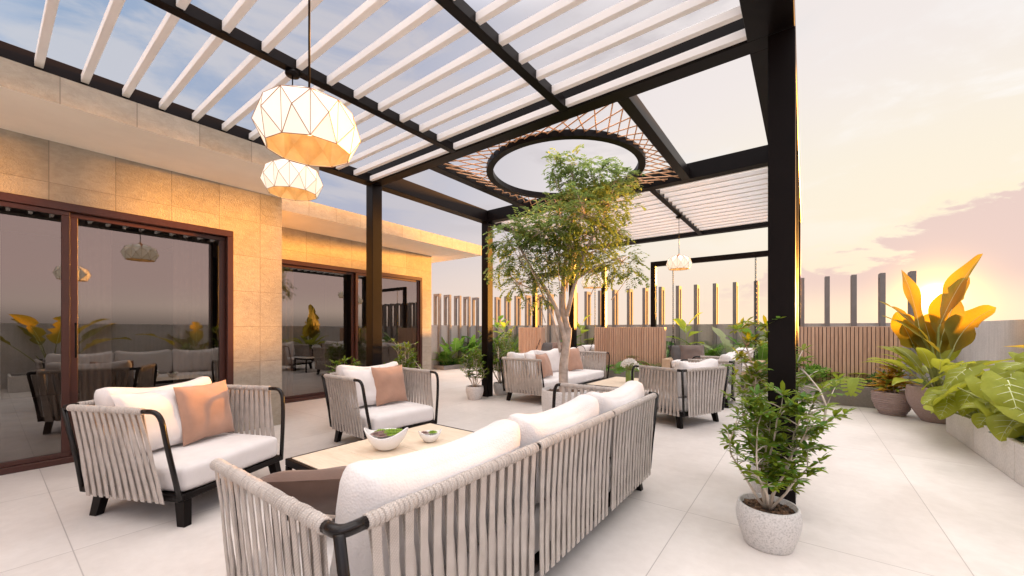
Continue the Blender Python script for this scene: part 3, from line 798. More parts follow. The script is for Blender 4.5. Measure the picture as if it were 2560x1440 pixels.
# ------------------------------------------------------------------ plants
UP=Vector((0,0,1))
def leaf(mb, base, d, L, W, prof='oval', droop=.6, fold=.15, n=7, mi=0, vmi=None, side=None, tear=0, rnd=random, curl=0):
    base=Vector(base); d=Vector(d).normalized()
    s=side if side is not None else d.cross(UP)
    if s.length<1e-4: s=Vector((1,0,0))
    s=s.normalized(); pts=[]; cur=base.copy(); dd=d.copy()
    for i in range(n+1):
        t=i/n
        if prof=='oval': w=math.sin(PI*min(1,t*.97+.015))**.75
        elif prof=='lance': w=(math.sin(PI*t**.75))**.9 if t<1 else 0
        elif prof=='paddle': w=min(1,(t*5)**.6)*max(0,(1-t**5))**.7
        elif prof=='obov': w=math.sin(PI*t**1.35)**.7
        elif prof=='heart': w=(min(1,.55+t*2.2))*max(0,1-t)**.62 *1.15
        elif prof=='strap': w=min(1,t*6)*(1-t)**.5
        w=max(w,.02)*W/2
        if tear and 0<i<n and rnd.random()<tear: w*=rnd.uniform(.35,.75)
        up=s.cross(dd).normalized()
        v=mi
        e=up*(fold*w)
        wv=up*(curl*w*math.sin(t*9+base.x*7))
        vw=max(.0012,W*.012)*(1.3-t)
        pts.append((cur-s*w+e+wv,cur-s*w*.5+e*.35,cur-s*vw,cur+s*vw,cur+s*w*.5+e*.35,cur+s*w+e-wv))
        cur=cur+dd*(L/n)
        ang=droop/n*(.5+t)
        dd=(Matrix.Rotation(-ang,3,s)@dd).normalized()
    vs=[p for row in pts for p in row]; o=len(mb.v); mb.v.extend([tuple(p) for p in vs])
    for i in range(n):
        for k in range(5):
            a=o+i*6+k; mb.f.append((a,a+1,a+7,a+6)); mb.m.append(vmi if (k==2 and vmi is not None) else mi); mb.s.append(True)
    return cur
def rdir(a,e): return Vector((math.cos(a)*math.cos(e),math.sin(a)*math.cos(e),math.sin(e)))
def stem(mb,a,d,L,r,droop=.3,n=6,mi=0,r1=None):
    p=Vector(a); dd=Vector(d).normalized(); s=dd.cross(UP); s=s.normalized() if s.length>1e-4 else Vector((1,0,0)); pts=[p.copy()]
    for i in range(n):
        p=p+dd*L/n; dd=(Matrix.Rotation(-droop/n,3,s)@dd).normalized(); pts.append(p.copy())
    mb.tube(pts,[r+( (r1 or r*.5)-r)*i/n for i in range(n+1)],7,mi)
    return p,dd
def plant(name,label,cat,loc,parts,rz=0,group=None):
    t=thing(name,label,cat,loc,rz,group)
    for nm,mb_,mats in parts:
        if mb_.v: mb_.build(nm,mats,t)
    return t
def g_banana(rnd,n,L,W,petiole,el=(.7,1.35),droop=.9,tear=.25,mats=('leaf_mid',)):
    F=MB();S=MB()
    for i in range(n):
        a=2.4*i+rnd.uniform(-.4,.4); e=el[0]+(el[1]-el[0])*((i/max(1,n-1)))*rnd.uniform(.85,1.05)
        p,d=stem(S,(.02*math.cos(a),.02*math.sin(a),0),rdir(a,e),petiole*rnd.uniform(.8,1.15),.013,.25,5,0,.007)
        leaf(F,p,d,L*rnd.uniform(.8,1.1),W*rnd.uniform(.8,1.1),'paddle',droop*rnd.uniform(.6,1.3),.22,14,0,1,None,tear,rnd,.12)
    return F,S
def g_fiddle(rnd,h,n,L,W):
    F=MB();S=MB(); S.tube([(0,0,0),(.02,.01,h*.5),(0,.02,h)],[.012,.010,.006],6)
    for i in range(n):
        z=h*(.45+.55*i/(n-1)); a=2.4*i; e=-.1+1.2*(i/(n-1))
        p,d=stem(S,(0,.015,z),rdir(a,e),.07,.004,.1,3)
        leaf(F,p,d,L*rnd.uniform(.8,1.1),W*rnd.uniform(.85,1.1),'obov',.7,.18,8,0,1,None,0,rnd,.1)
    return F,S
def g_palm(rnd,n,L,h=.0,leafl=.16,den=22,el=(.6,1.4)):
    F=MB();S=MB()
    for i in range(n):
        a=2.4*i+rnd.uniform(-.3,.3); e=rnd.uniform(*el); d=rdir(a,e); s=d.cross(UP).normalized(); p=Vector((0,0,h)); k=den; dd=d.copy(); pts=[p.copy()]
        LL=L*rnd.uniform(.75,1.1)
        for j in range(k):
            p=p+dd*LL/k; dd=(Matrix.Rotation(-1.5/k*(j/k+.3),3,s)@dd).normalized(); pts.append(p.copy())
            if j>k*.22:
                t=(j-k*.22)/(k*.78); l=leafl*math.sin(PI*(.18+.8*t))
                for sg in (-1,1):
                    dr=(dd*.55+s*sg*.8+UP*.1).normalized(); leaf(F,p,dr,l,.018,'lance',.7,.1,3,0,None,None,0,rnd)
        S.tube(pts,[.006*(1-.8*i_/len(pts)) for i_ in range(len(pts))],5)
    return F,S
def g_bush(rnd,n,h,r,L,W):
    F=MB();S=MB()
    for i in range(n):
        a=rnd.uniform(0,2*PI); e=rnd.uniform(.15,1.5); rr=r*rnd.uniform(.5,1); c=Vector((math.cos(a)*math.cos(e)*rr,math.sin(a)*math.cos(e)*rr,h*.35+math.sin(e)*h*.6*rnd.uniform(.5,1)))
        if i%4==0: S.tube([(0,0,0),tuple(c*.5+Vector((0,0,.05))),tuple(c)],[.007,.005,.003],5)
        d=(c-Vector((0,0,h*.2))).normalized()+rdir(rnd.uniform(0,6.28),rnd.uniform(-.3,.6))*.6
        leaf(F,c,d,L*rnd.uniform(.6,1.2),W*rnd.uniform(.7,1.1),'lance',.9,.2,4,0,None,None,0,rnd)
    return F,S
def mon_leaf(mb,base,d,L,W,rnd,droop=.8):
    base=Vector(base); d=Vector(d).normalized(); s=d.cross(UP).normalized(); n=18
    cur=base.copy(); dd=d.copy(); mid=[];ups=[]
    for i in range(n+1):
        mid.append(cur.copy()); ups.append(s.cross(dd).normalized()); cur+=dd*L/n; dd=(Matrix.Rotation(-droop/n,3,s)@dd).normalized()
    for sg in (-1,1):
        for i in range(n):
            row=[]
            for q in (i,i+1):
                t=q/n; w=W/2*min(1,.62+t*2)*max(0.03,1-t**2.2)**.6
                lob=q if True else 0
                back=-.10*L*(1-t)
                f=d*(0)
                slot=(i%3==2) and i>2
                row.append((mid[q],mid[q]+s*sg*w*.42+ups[q]*w*.05, mid[q]+s*sg*w+ups[q]*(-.10*w)+ (mid[min(n,q+1)]-mid[max(0,q-1)]).normalized()*(L*.10*t-.04*L)))
            a,b_=row
            fs=[[a[0],b_[0],b_[1],a[1]]]
            if not ((i%3==2) and i>1): fs.append([a[1],b_[1],b_[2],a[2]])
            for f in fs:
                mb.add(f,[(0,1,2,3) if sg<0 else (3,2,1,0)],0,True)
def g_monstera(rnd,n,L,pet,el=(.3,1.2)):
    F=MB();S=MB()
    for i in range(n):
        a=2.4*i+rnd.uniform(-.3,.3); e=rnd.uniform(*el); p,d=stem(S,(0,0,0),rdir(a,e),pet*rnd.uniform(.7,1.15),.008,.6,6)
        mon_leaf(F,p,rdir(a+rnd.uniform(-.4,.4),-.1+rnd.uniform(-.3,.25)),L*rnd.uniform(.75,1.1),L*rnd.uniform(.8,1),rnd)
    return F,S
def alo_leaf(mb,base,d,L,W,rnd,droop=.8):
    """arrow shaped leaf: blade hangs from the petiole tip, two lobes behind it, pale ribs"""
    base=Vector(base); d=Vector(d).normalized(); s=d.cross(UP).normalized(); n=16
    cur=base-d*L*.28; dd=(d+UP*.12).normalized(); rows=[]
    ph=rnd.uniform(0,6)
    for i in range(n+1):
        t=i/n; w=W/2*(math.sin(PI*min(1,(t*.86+.14))**.78))**.8 if t<1 else .004
        up=s.cross(dd).normalized(); g=0
        if t<.26: g=W*.20*(1-t/.26)     # cleft behind the petiole
        g=min(g,w*.6)
        r=[]
        for k,f in enumerate((-1,-.62,-.3,0,0,.3,.62,1)):
            sg=-1 if k<4 else 1; af=abs(f)
            x=g+(w-g)*af if af>0 else g+W*.011*(1.2-t)
            hgt=.16*w*math.sin(af*1.6)-.22*w*af*af+ .035*W*math.sin(t*11+ph+sg)*af*af
            r.append(cur+s*sg*x+up*hgt)
        rows.append(r); cur=cur+dd*(L*1.05/n)
        dd=(Matrix.Rotation(-droop/n*(.3+1.2*t),3,s)@dd).normalized()
    o=len(mb.v)
    for r in rows: mb.v.extend([tuple(p) for p in r])
    for i in range(n):
        for k in range(7):
            if k==3 and i<4: continue
            a=o+i*8+k
            mb.f.append((a,a+1,a+9,a+8)); mb.m.append(1 if k==3 else 0); mb.s.append(True)
    # side ribs as thin raised strips
    for i in range(3,n-2,3):
        for sg in (0,1):
            a=rows[i][3 if sg==0 else 4]; b_=rows[min(n,i+2)][1 if sg==0 else 6]; m1=rows[min(n,i+1)][2 if sg==0 else 5]
            up=s.cross((rows[i+1][3]-rows[i][3]).normalized()).normalized()*.003
            t_=(rows[i+1][3]-rows[i][3]).normalized()*W*.011
            mb.add([a+up-t_,a+up+t_,m1+up+t_*.8,m1+up-t_*.8,b_+up+t_*.3,b_+up-t_*.3],[(0,1,2,3),(3,2,4,5)],1,True)
def g_alocasia(rnd,n,L,pet,el=(.55,1.35),az=None):
    F=MB();S=MB()
    for i in range(n):
        a=(2.4*i+rnd.uniform(-.4,.4)) if az is None else az[i%len(az)]+rnd.uniform(-.25,.25)
        e=rnd.uniform(*el); p,d=stem(S,(.03*math.cos(a),.03*math.sin(a),0),rdir(a,e),pet*rnd.uniform(.6,1.1),.015,.35,7,0,.008)
        la=-1.75+rnd.uniform(-.9,.9) if i%4 else a; alo_leaf(F,p,rdir(la,-.45+rnd.uniform(-.5,.35)),L*rnd.uniform(.8,1.1),L*rnd.uniform(.72,.9),rnd,.6)
    return F,S
def fan(mb,c,d,rnd,L,n=7):
    d=Vector(d).normalized(); s=d.cross(UP); s=s.normalized() if s.length>1e-3 else Vector((1,0,0)); u=s.cross(d)
    for k in range(n):
        a=-2.0+4.0*k/(n-1)+rnd.uniform(-.12,.12); dd=d*math.cos(a)+s*math.sin(a)+u*rnd.uniform(-.1,.25)
        leaf(mb,c,dd,L*(1-.30*abs(a)/2)*rnd.uniform(.85,1.1),L*.30,'obov',.6,.2,4,rnd.choice((0,0,0,1)),None,None,0,rnd)
def g_shrub(rnd,h,r,nb=7,nf=14,L=.07):
    F=MB();S=MB()
    for i in range(nb):
        a=2.4*i+rnd.uniform(-.4,.4); e=rnd.uniform(.85,1.45); d=rdir(a,e); p=Vector((.012*math.cos(a),.012*math.sin(a),0)); pts=[p.copy()]; LL=h*rnd.uniform(.6,1.08)
        if i<2: d=rdir(a,1.45); LL=h*1.02
        k=9
        for j in range(k):
            p=p+d*LL/k
            d=(d+Vector((rnd.uniform(-.25,.25),rnd.uniform(-.25,.25),rnd.uniform(0,.18)))).normalized()
            hd=Vector((p.x,p.y,0))
            if hd.length>r: d=(d-hd.normalized()*.5+UP*.3).normalized()
            pts.append(p.copy())
            if j>=2:
                for q in range(2):
                    aa=rnd.uniform(0,6.28); t=rdir(aa,rnd.uniform(.1,.9)); l=rnd.uniform(.05,.12)*h/.75; e_=p+t*l
                    S.tube([tuple(p),tuple(p+t*l*.5+UP*.006),tuple(e_)],[.0035,.0028,.0018],5)
                    fan(F,e_,(t+rdir(rnd.uniform(0,6.28),.1)*.4),rnd,L*rnd.uniform(.75,1.15))
                    if rnd.random()<.5: fan(F,e_-t*l*.35,rdir(rnd.uniform(0,6.28),.2),rnd,L*rnd.uniform(.7,1))
        S.tube(pts,[.0095*(1-.75*i_/k)*h/.75 for i_ in range(k+1)],7)
        fan(F,p,d,rnd,L); fan(F,p,rdir(rnd.uniform(0,6.28),.5),rnd,L)
    return F,S
def round_pot(mb,r,h,mouth=.92,foot=.72,wall=.014,c=(0,0,0),ribs=0):
    prof=[(0,0),(r*foot*.97,0),(r*foot,.006)]
    for i in range(1,15):
        t=i/14; rr=r*(foot+(1-foot)*math.sin(min(1,t*1.25)*PI/2)); 
        if t>.65: rr-= r*(1-mouth)*((t-.65)/.35)**2
        if ribs: rr+= .004*math.sin(t*ribs*2*PI)
        prof.append((rr,.006+(h-.006)*t))
    R0=prof[-1][0]
    prof+=[(R0-wall*.5,h+.003),(R0-wall,h),(R0-wall,h*.8),(0,h*.8)]
    if ribs:
        fine=[]
        for a,b_ in zip(prof[2:16],prof[3:17]):
            for q in range(4): fine.append((a[0]+(b_[0]-a[0])*q/4,a[1]+(b_[1]-a[1])*q/4))
        fine=[(x+.004*math.sin(z/h*ribs*2*PI),z) for x,z in fine]
        prof=prof[:2]+fine+prof[17:] if False else prof[:2]+fine+[prof[16]]+prof[17:]
    mb.lathe(prof,40,c); return R0-wall
def soil_disc(mb,r,z,rnd):
    n=28; vs=[(0,0,z+.01)];fs=[]
    for k in range(1,5):
        for i in range(n):
            a=2*PI*i/n; vs.append((r*k/4*math.cos(a),r*k/4*math.sin(a),z+rnd.uniform(-.005,.008)*(1 if k<4 else 0)))
    for i in range(n): fs.append((0,1+i,1+(i+1)%n))
    for k in range(3):
        for i in range(n): a=1+k*n; fs.append((a+i,a+n+i,a+n+(i+1)%n,a+(i+1)%n))
    mb.add(vs,fs,0,True)
    for i in range(110):
        a=rnd.uniform(0,6.28); q=r*.95*math.sqrt(rnd.random()); s=rnd.uniform(.003,.008); x,y=q*math.cos(a),q*math.sin(a)
        mb.box(-s*1.6,s*1.6,-s,s,-s*.5,s*.6,1,None,Matrix.Translation((x,y,z+.006))@Matrix.Rotation(rnd.uniform(0,6),4,(rnd.uniform(-.4,.4),rnd.uniform(-.4,.4),1)))
M['chip']=simple('bark_chip',(.17,.10,.06),.9,nscale=60,namp=.5)
def potted(label,loc,rz,seed,h,r,nb,L=.07):
    rnd=random.Random(seed); t=thing('potted_shrub',label,'potted plant',loc,rz,'shrubs in pale round pots by the pergola columns')
    m_=MB(); ri=round_pot(m_,.158,.225,.93,.74); m_.build('pot',M['pot'],t)
    m_=MB(); soil_disc(m_,ri-.002,.195,rnd); m_.build('soil',[M['soil'],M['chip']],t)
    F,S=g_shrub(rnd,h,r,nb,14,L)
    for mb_ in (F,S): mb_.v=[(x,y,z+.195) for x,y,z in mb_.v]
    S.build('stem',M['palestem'],t); F.build('foliage',[M['leaf_shrub'],M['leaf_mid']],t)
    return t
pa=potted('leafy shrub in a pale round pot, nearest, in front of the right column',(-.165,2.62,0),0,21,.64,.165,8,.082)
pb=potted('taller leafy shrub in a pale pot standing behind the right column',(-.175,3.36,0),1.0,34,1.04,.29,12,.090)
dup(pa,(-4.56,5.06,0),2.0,'slim shrub in a grey pot in front of the far left column',.98)
dup(pb,(-4.50,5.72,0),.5,'bushy shrub in a grey pot just behind the far left column',.95)
dup(pa,(-4.62,2.78,0),4.1,'shrub showing above the second armchair, left of the middle column',.95)
dup(pb,(-4.57,3.55,0),2.6,'shrub showing above the second armchair, right of the middle column',.80)

# tree in the middle
TH=math.atan(732/985.); AX=Vector((-math.sin(TH),math.cos(TH),0)); RT=Vector((math.cos(TH),math.sin(TH),0))
tree=thing('tree','slender pale barked tree in a large round pot under the round roof opening','tree',(-2.35,4.24,0))
rnd=random.Random(99)
m_=MB(); ri=round_pot(m_,.285,.47,.97,.80,.02); m_.build('pot',M['pot'],tree)
m_=MB(); soil_disc(m_,ri-.002,.435,rnd); m_.build('soil',[M['soil'],M['chip']],tree)
def TP(px,py,dep=0): # metres in the tree's own frame from measured sideways / height offsets
    return RT*((px-1412)*.00489)+AX*dep+Vector((0,0,1.2-(py-823)*.00489))
T=MB(); Lf=MB()
def limb(pts,r0,r1,n=8):
    P_=[Vector(p) for p in pts]; out=[]
    for i in range(len(P_)-1):
        a=P_[max(0,i-1)];b_=P_[i];c=P_[i+1];d=P_[min(len(P_)-1,i+2)]
        for j in range(4):
            t=j/4; out.append(.5*((2*b_)+(-a+c)*t+(2*a-5*b_+4*c-d)*t*t+(-a+3*b_-3*c+d)*t**3))
    out.append(P_[-1]); k=len(out)-1
    out=[o+Vector((mnoise.noise(o*4),mnoise.noise(o*4+Vector((5,0,0))),0))*.012 for o in out]
    T.tube(out,[r0+(r1-r0)*(i/k)**.8 for i in range(k+1)],n)
limb([TP(1410,985),TP(1408,930),TP(1415,870),TP(1420,820,.02)],.062,.050,12)
limb([TP(1420,825,.02),TP(1410,770,.05),TP(1412,690,.1),TP(1425,600,.1),TP(1440,500,.05),TP(1430,430)],.043,.010,10)
limb([TP(1415,860),TP(1395,790,-.05),TP(1365,730,-.1),TP(1330,680,-.15),TP(1295,620,-.2),TP(1280,580,-.2)],.037,.008,9)
limb([TP(1402,880,.0),TP(1380,800,-.15),TP(1360,760,-.2),TP(1335,700,-.3),TP(1310,660,-.35)],.020,.005,8)
limb([TP(1418,790,.02),TP(1440,700,-.05),TP(1465,620,-.1),TP(1500,560,-.1),TP(1530,480,-.1)],.030,.007,9)
limb([TP(1413,730,.1),TP(1440,660,.25),TP(1480,600,.35),TP(1520,600,.45)],.017,.005,8)
limb([TP(1412,700,.1),TP(1395,620,.25),TP(1370,560,.35),TP(1345,540,.4)],.017,.005,8)
limb([TP(1440,700,-.05),TP(1490,670,-.2),TP(1550,650,-.25)],.013,.004,7)
limb([TP(1350,710,-.1),TP(1330,720,.05),TP(1290,700,.1),TP(1265,670,.1)],.013,.004,7)
clus=[(1385,415,18,0),(1430,415,36,0),(1420,455,42,.1),(1475,450,44,-.1),(1530,465,42,-.1),(1560,450,18,-.1),(1455,510,62,0),(1510,525,60,-.2),(1400,525,60,.2),(1355,548,52,.3),(1450,560,75,-.35),(1480,570,70,.35),(1310,585,50,-.1),(1275,615,46,-.2),(1262,665,36,.1),(1300,655,44,-.35),(1300,715,36,-.2),(1345,640,46,.2),(1385,595,52,-.3),(1430,625,56,-.1),(1475,630,58,.1),(1520,615,48,.4),(1540,665,36,-.25),(1560,690,22,-.25),(1490,685,34,-.2),(1365,690,34,-.1),(1340,745,26,-.25),(1390,665,36,-.25),(1550,570,34,.2),(1460,480,50,.35),(1345,600,40,-.35),(1425,665,30,.2)]
def spray(c,d,L,mi):
    d=d.normalized(); s=d.cross(UP); s=s.normalized() if s.length>1e-3 else Vector((1,0,0)); p=c.copy(); n=6; dd=d.copy()
    T_=[p.copy()]
    for j in range(n):
        p=p+dd*L/n; dd=(Matrix.Rotation(-.16,3,s)@dd).normalized(); T_.append(p.copy())
        for sg in (-1,1):
            l=rnd.uniform(.036,.060); q=(dd*.6+s*sg*.8+UP*rnd.uniform(-.25,.25)).normalized(); w=q.cross(UP); w=w.normalized() if w.length>1e-3 else s
            w=w*l*.26; e=q*l; m2=mi if rnd.random()<.8 else 1-mi
            Lf.add([p,p+e*.5+w,p+e,p+e*.5-w],[(0,1,2,3)],m2,False)
    Lf.add([p,p+dd*.02+s*.01,p+dd*.045,p+dd*.02-s*.01],[(0,1,2,3)],mi,False)
for (px,py,r,dep) in clus:
    c=TP(px,py,dep); R_=r*.00489
    cnt=int(14+72*(R_/.3)**1.7)
    # branch to the cluster
    bs=TP(1415+(px-1415)*.72,py+62,dep*.6); limb([bs,bs.lerp(c,.55)+Vector((0,0,-.02)),c],.007,.002,5)
    for i in range(cnt):
        a=rnd.uniform(0,6.28); e=math.asin(rnd.uniform(-.75,1)); q=rdir(a,e); p=c+Vector((q.x,q.y,q.z*.8))*R_*rnd.random()**.45
        spray(p,(q+rdir(rnd.uniform(0,6.28),rnd.uniform(-.4,.5))*.8),rnd.uniform(.10,.19),0 if (py>500 or rnd.random()<.35) else 1)
        if rnd.random()<.22: T.tube([tuple(c),tuple(c.lerp(p,.5)+Vector((0,0,.01))),tuple(p)],[.004,.003,.0018],4)
T.build('trunk',M['bark'],tree); Lf.build('crown',[M['leaf_tree'],M['leaf_treeY']],tree)

# ------------------------------------------------------------------ timber screens, planters and their plants
def screen(x0,x1,y0,y1,label,zt=1.245,axis='x'):
    t=thing('slatted_screen',label,'screen',((x0+x1)/2,(y0+y1)/2,0),0,'slatted timber screens'); O=((x0+x1)/2,(y0+y1)/2,0)
    m_=MB(); g=.010; m_.box(x0+.03,x1-.03,y0+.022,y1-.022,0,zt-.01); wpart(m_,'backing',M['dark_gap'],t,O)
    m_=MB(); p=.052
    n=int(round((x1-x0)/p))
    for i in range(n):
        a=x0+(x1-x0)*i/n
        m_.bbox(a,a+p-g,y0,y0+.021,0,zt,.003); m_.bbox(a,a+p-g,y1-.021,y1,0,zt,.003)
    n=max(2,int(round((y1-y0-.05)/p)))
    for i in range(n):
        b_=y0+.026+(y1-y0-.052)*i/n; q=(y1-y0-.052)/n-.008
        m_.bbox(x1-.021,x1,b_,b_+q,0,zt,.003); m_.bbox(x0,x0+.021,b_,b_+q,0,zt,.003)
    wpart(m_,'slat_panel',M['slatwood'],t,O); return t
screen(-3.93,-2.36,8.5,8.70,'slatted timber screen in the middle, between the two swing frames')
screen(-6.10,-5.38,8.5,8.70,'narrow slatted timber screen at left, seen beyond the sofa by the tree')
screen(-.42,1.22,8.5,8.70,'wide slatted timber screen at right, behind the monstera planter')
t=thing('slatted_screen','slatted timber screen mirrored in the glass door at far left','screen',(2.09,-1.0,0))
m_=MB()
for i in range(22): m_.bbox(-.03,.0,-1.0+.07*i,-1.0+.07*i+.045,0,1.2,.003)
m_.build('slat_panel',M['slatwood'],t)
def trough(x0,x1,y0,y1,h,mat,label,joints=(),along='y'):
    t=thing('planter',label,'planter',((x0+x1)/2,(y0+y1)/2,0)); O=((x0+x1)/2,(y0+y1)/2,0); w=.035
    m_=MB(); js=[y0]+list(joints)+[y1] if along=='y' else [y0,y1]
    for a,b_ in zip(js[:-1],js[1:]):
        g=.004 if along=='y' else 0
        m_.bbox(x0,x0+w,a+g,b_-g,0,h,.004); m_.bbox(x1-w,x1,a+g,b_-g,0,h,.004)
    m_.bbox(x0+w,x1-w,y0,y0+w,0,h,.004); m_.bbox(x0+w,x1-w,y1-w,y1,0,h,.004); wpart(m_,'planter_wall',mat,t,O)
    m_=MB(); m_.box(x0+.012,x1-.012,y0+.012,y1-.012,0.001,h-.05); wpart(m_,'soil',M['soil'],t,O); return t
trough(-.45,1.20,8.08,8.46,.31,M['planterdark'],'dark grey trough planter in front of the right timber screen')
trough(-4.3,-2.30,8.08,8.46,.31,M['planterdark'],'dark grey trough planter in front of the middle timber screen')
trough(1.33,2.13,.3,6.76,.31,M['planter'],'long pale concrete planter along the right edge of the terrace',[.1+.95*k+.02 for k in range(1,8)][:0]+[1.07,2.02,2.97,3.92,4.87,5.82])
rnd=random.Random(3)
m_=MB()
for i in range(420):
    x=rnd.uniform(1.38,2.08); y=rnd.uniform(3.2,6.7); s=rnd.uniform(.012,.03)
    m_.lathe([(0,-s*.5),(s*.8,-s*.25),(s,0),(s*.75,s*.3),(0,s*.48)],8,(x,y,.275))
tag(m_.build('pebbles',M['pebble']),'white pebbles scattered on the soil of the right planter',kind='stuff')

def mk(gen,mats,name,label,loc,rz=0,cat='plant',group=None,sc=1,**kw):
    seed=kw.pop('seed',1); r_=random.Random(seed); F,S=gen(r_,**kw)
    t=plant(name,label,cat,loc,[('foliage',F,[M[mats[0]],M[mats[1]] if len(mats)>1 else M['vein']]),('stem',S,M['greenstem'])],rz,group)
    t.scale=(sc,)*3; return t
# right planter: elephant ears
ga2='elephant ear plants in the right planter'
mk(g_alocasia,('leaf_yg','vein'),'elephant_ear','big yellow green elephant ear plant at the far end of the right planter',(1.62,6.30,.26),0,'plant',ga2,seed=4,n=14,L=.33,pet=.60,el=(.5,1.3),az=(-2.6,-1.7,-.9,1.6,2.6))
mk(g_alocasia,('leaf_yg','vein'),'elephant_ear','elephant ear plant with the largest leaf facing the terrace, middle of the right planter',(1.68,5.50,.26),0,'plant',ga2,seed=9,n=18,L=.35,pet=.62,el=(.55,1.35),az=(-2.9,-2.0,-1.2,1.8,2.8))
mk(g_alocasia,('leaf_yg','vein'),'elephant_ear','elephant ear plant cut by the right edge of the view',(1.85,4.8,.26),0,'plant',ga2,seed=14,n=16,L=.36,pet=.70,el=(.7,1.4),az=(2.6,1.6,3.0,.6,-2.4))
mk(g_alocasia,('leaf_yg','vein'),'elephant_ear','smaller elephant ear plant at the corner of the planter beside the big round pot',(1.52,6.58,.26),0,'plant',ga2,seed=19,n=11,L=.30,pet=.42,el=(.5,1.3),az=(-2.6,-1.7,-.9,1.6,2.6))
mk(g_alocasia,('leaf_yg','vein'),'elephant_ear','low elephant ear plant spilling over the front edge of the right planter',(1.47,5.92,.26),0,'plant',ga2,seed=23,n=12,L=.27,pet=.36,el=(.4,1.2),az=(-2.6,-1.7,-3.0,1.6,2.6))
mk(g_alocasia,('leaf_yg','vein'),'elephant_ear','tall elephant ear plant against the right wall behind the others',(1.95,5.75,.26),0,'plant',ga2,seed=27,n=12,L=.34,pet=.74,el=(.9,1.45),az=(-2.6,-1.7,-3.0,1.6,2.6))
r_=random.Random(8)
for i,(x,y,mm,lb) in enumerate([(1.50,5.02,'succ_b','blue grey rosette succulent at the front of the right planter'),(1.46,5.32,'succ_b','second blue grey rosette succulent further along the right planter')]):
    F=MB()
    for k in range(5): rosette(F,(r_.uniform(-.1,.1),r_.uniform(-.12,.12),r_.uniform(0,.03)),r_.uniform(.07,.11),0,r_,4)
    tag(F.build('succulent',M[mm],None,(x,y,.275)),lb,'succulent')
# big pot with banana
t=thing('potted_banana','tall banana plant in a big dark round pot with the low sun behind it','potted plant',(1.38,7.40,0))
m_=MB(); ri=round_pot(m_,.30,.45,.95,.5,.022); m_.build('pot',M['potgrey'],t)
rnd=random.Random(12); m_=MB(); soil_disc(m_,ri-.002,.40,rnd); m_.build('soil',[M['soil'],M['chip']],t)
F=MB();S=MB()
def bl(px,py,px2,py2,W,tilt,dep=0,tear=.12,droop=.5):
    """one banana leaf: from (sideways,height) to (sideways,height) in metres, blade turned by tilt"""
    a=RT*px+UP*py+AX*dep; b_=RT*px2+UP*py2+AX*(dep+.05); d=(b_-a); L=d.length
    s=(RT*math.cos(tilt)+AX*math.sin(tilt)); d.normalize(); s=(s-d*s.dot(d)).normalized()
    if s.dot(d.cross(UP))<0: s=-s
    S.tube([Vector((0,0,.40)),(RT*px*.3+UP*(.4+(py-.4)*.6)+AX*dep*.5),a,a+d*.05],[.022,.016,.011,.009],8)
    leaf(F,a,d,L*1.04,W,'paddle',droop,.12,20,0,1,s,tear,rnd,.16)
bl(-.17,1.16,-.26,1.98,.30,.35,.05,.1,.25)
bl(.02,1.22,.46,2.16,.46,.45,.0,.12,.3)
bl(.17,1.0,.44,1.86,.60,.3,.12,.1,.35)
bl(-.02,.95,-.10,1.34,.42,.15,.2,.05,.3)
bl(.14,.92,.44,1.52,.56,.35,-.05,.1,.9)
bl(-.08,1.0,-.50,1.66,.22,.7,.0,.15,.6)
bl(-.08,.9,-.60,1.46,.26,.8,-.1,.15,.5)
bl(.05,.84,.03,1.30,.50,.1,.1,.1,.2)
bl(-.14,.95,-.30,1.42,.34,-.1,.15,.1,.2)
bl(.16,.9,.30,1.40,.50,-.2,.22,.1,.2)
F.build('banana_leaves',[M['leaf_banana'],M['vein']],t); S.build('stem',M['greenstem'],t)
F=MB();S=MB()
for i in range(26):
    a=2.4*i; e=.25+.75*((i*7)%10)/10; p,d=stem(S,(.05*math.cos(a),.05*math.sin(a),.40),rdir(a,e+.25),.16+.26*rnd.random(),.008,.2,4)
    leaf(F,p,d,.54*rnd.uniform(.75,1.1),.19*rnd.uniform(.8,1.1),'lance',1.0,.22,9,0,1,None,0,rnd,.1)
F.build('underplanting',[M['leaf_yg'],M['vein']],t); S.build('underplanting_stem',M['greenstem'],t)
# ribbed pot with croton
t=thing('potted_croton','orange and yellow croton in a ribbed grey pot','potted plant',(.99,7.66,0))
m_=MB(); ri=round_pot(m_,.225,.32,.97,.62,.018,ribs=11); m_.build('pot',M['potgrey'],t)
m_=MB(); soil_disc(m_,ri-.002,.28,rnd); m_.build('soil',[M['soil'],M['chip']],t)
F=MB();S=MB()
for k in range(4):
    a=1.6*k; p=Vector((.05*math.cos(a),.05*math.sin(a),.28)); h=.42-.07*k; S.tube([tuple(p),tuple(p+UP*h)],[.009,.006],6)
    for i in range(24):
        z=h*(.15+.85*i/23); aa=2.4*i+k; leaf(F,p+UP*z,rdir(aa,rnd.uniform(.1,.9)),rnd.uniform(.19,.31)*(1.15-.5*i/23),.06,'lance',.8,.3,6,0 if rnd.random()<.75 else 1,None,None,0,rnd,.4)
F.build('foliage',[M['leaf_croton'],M['leaf_lime']],t); S.build('stem',M['palestem'],t)
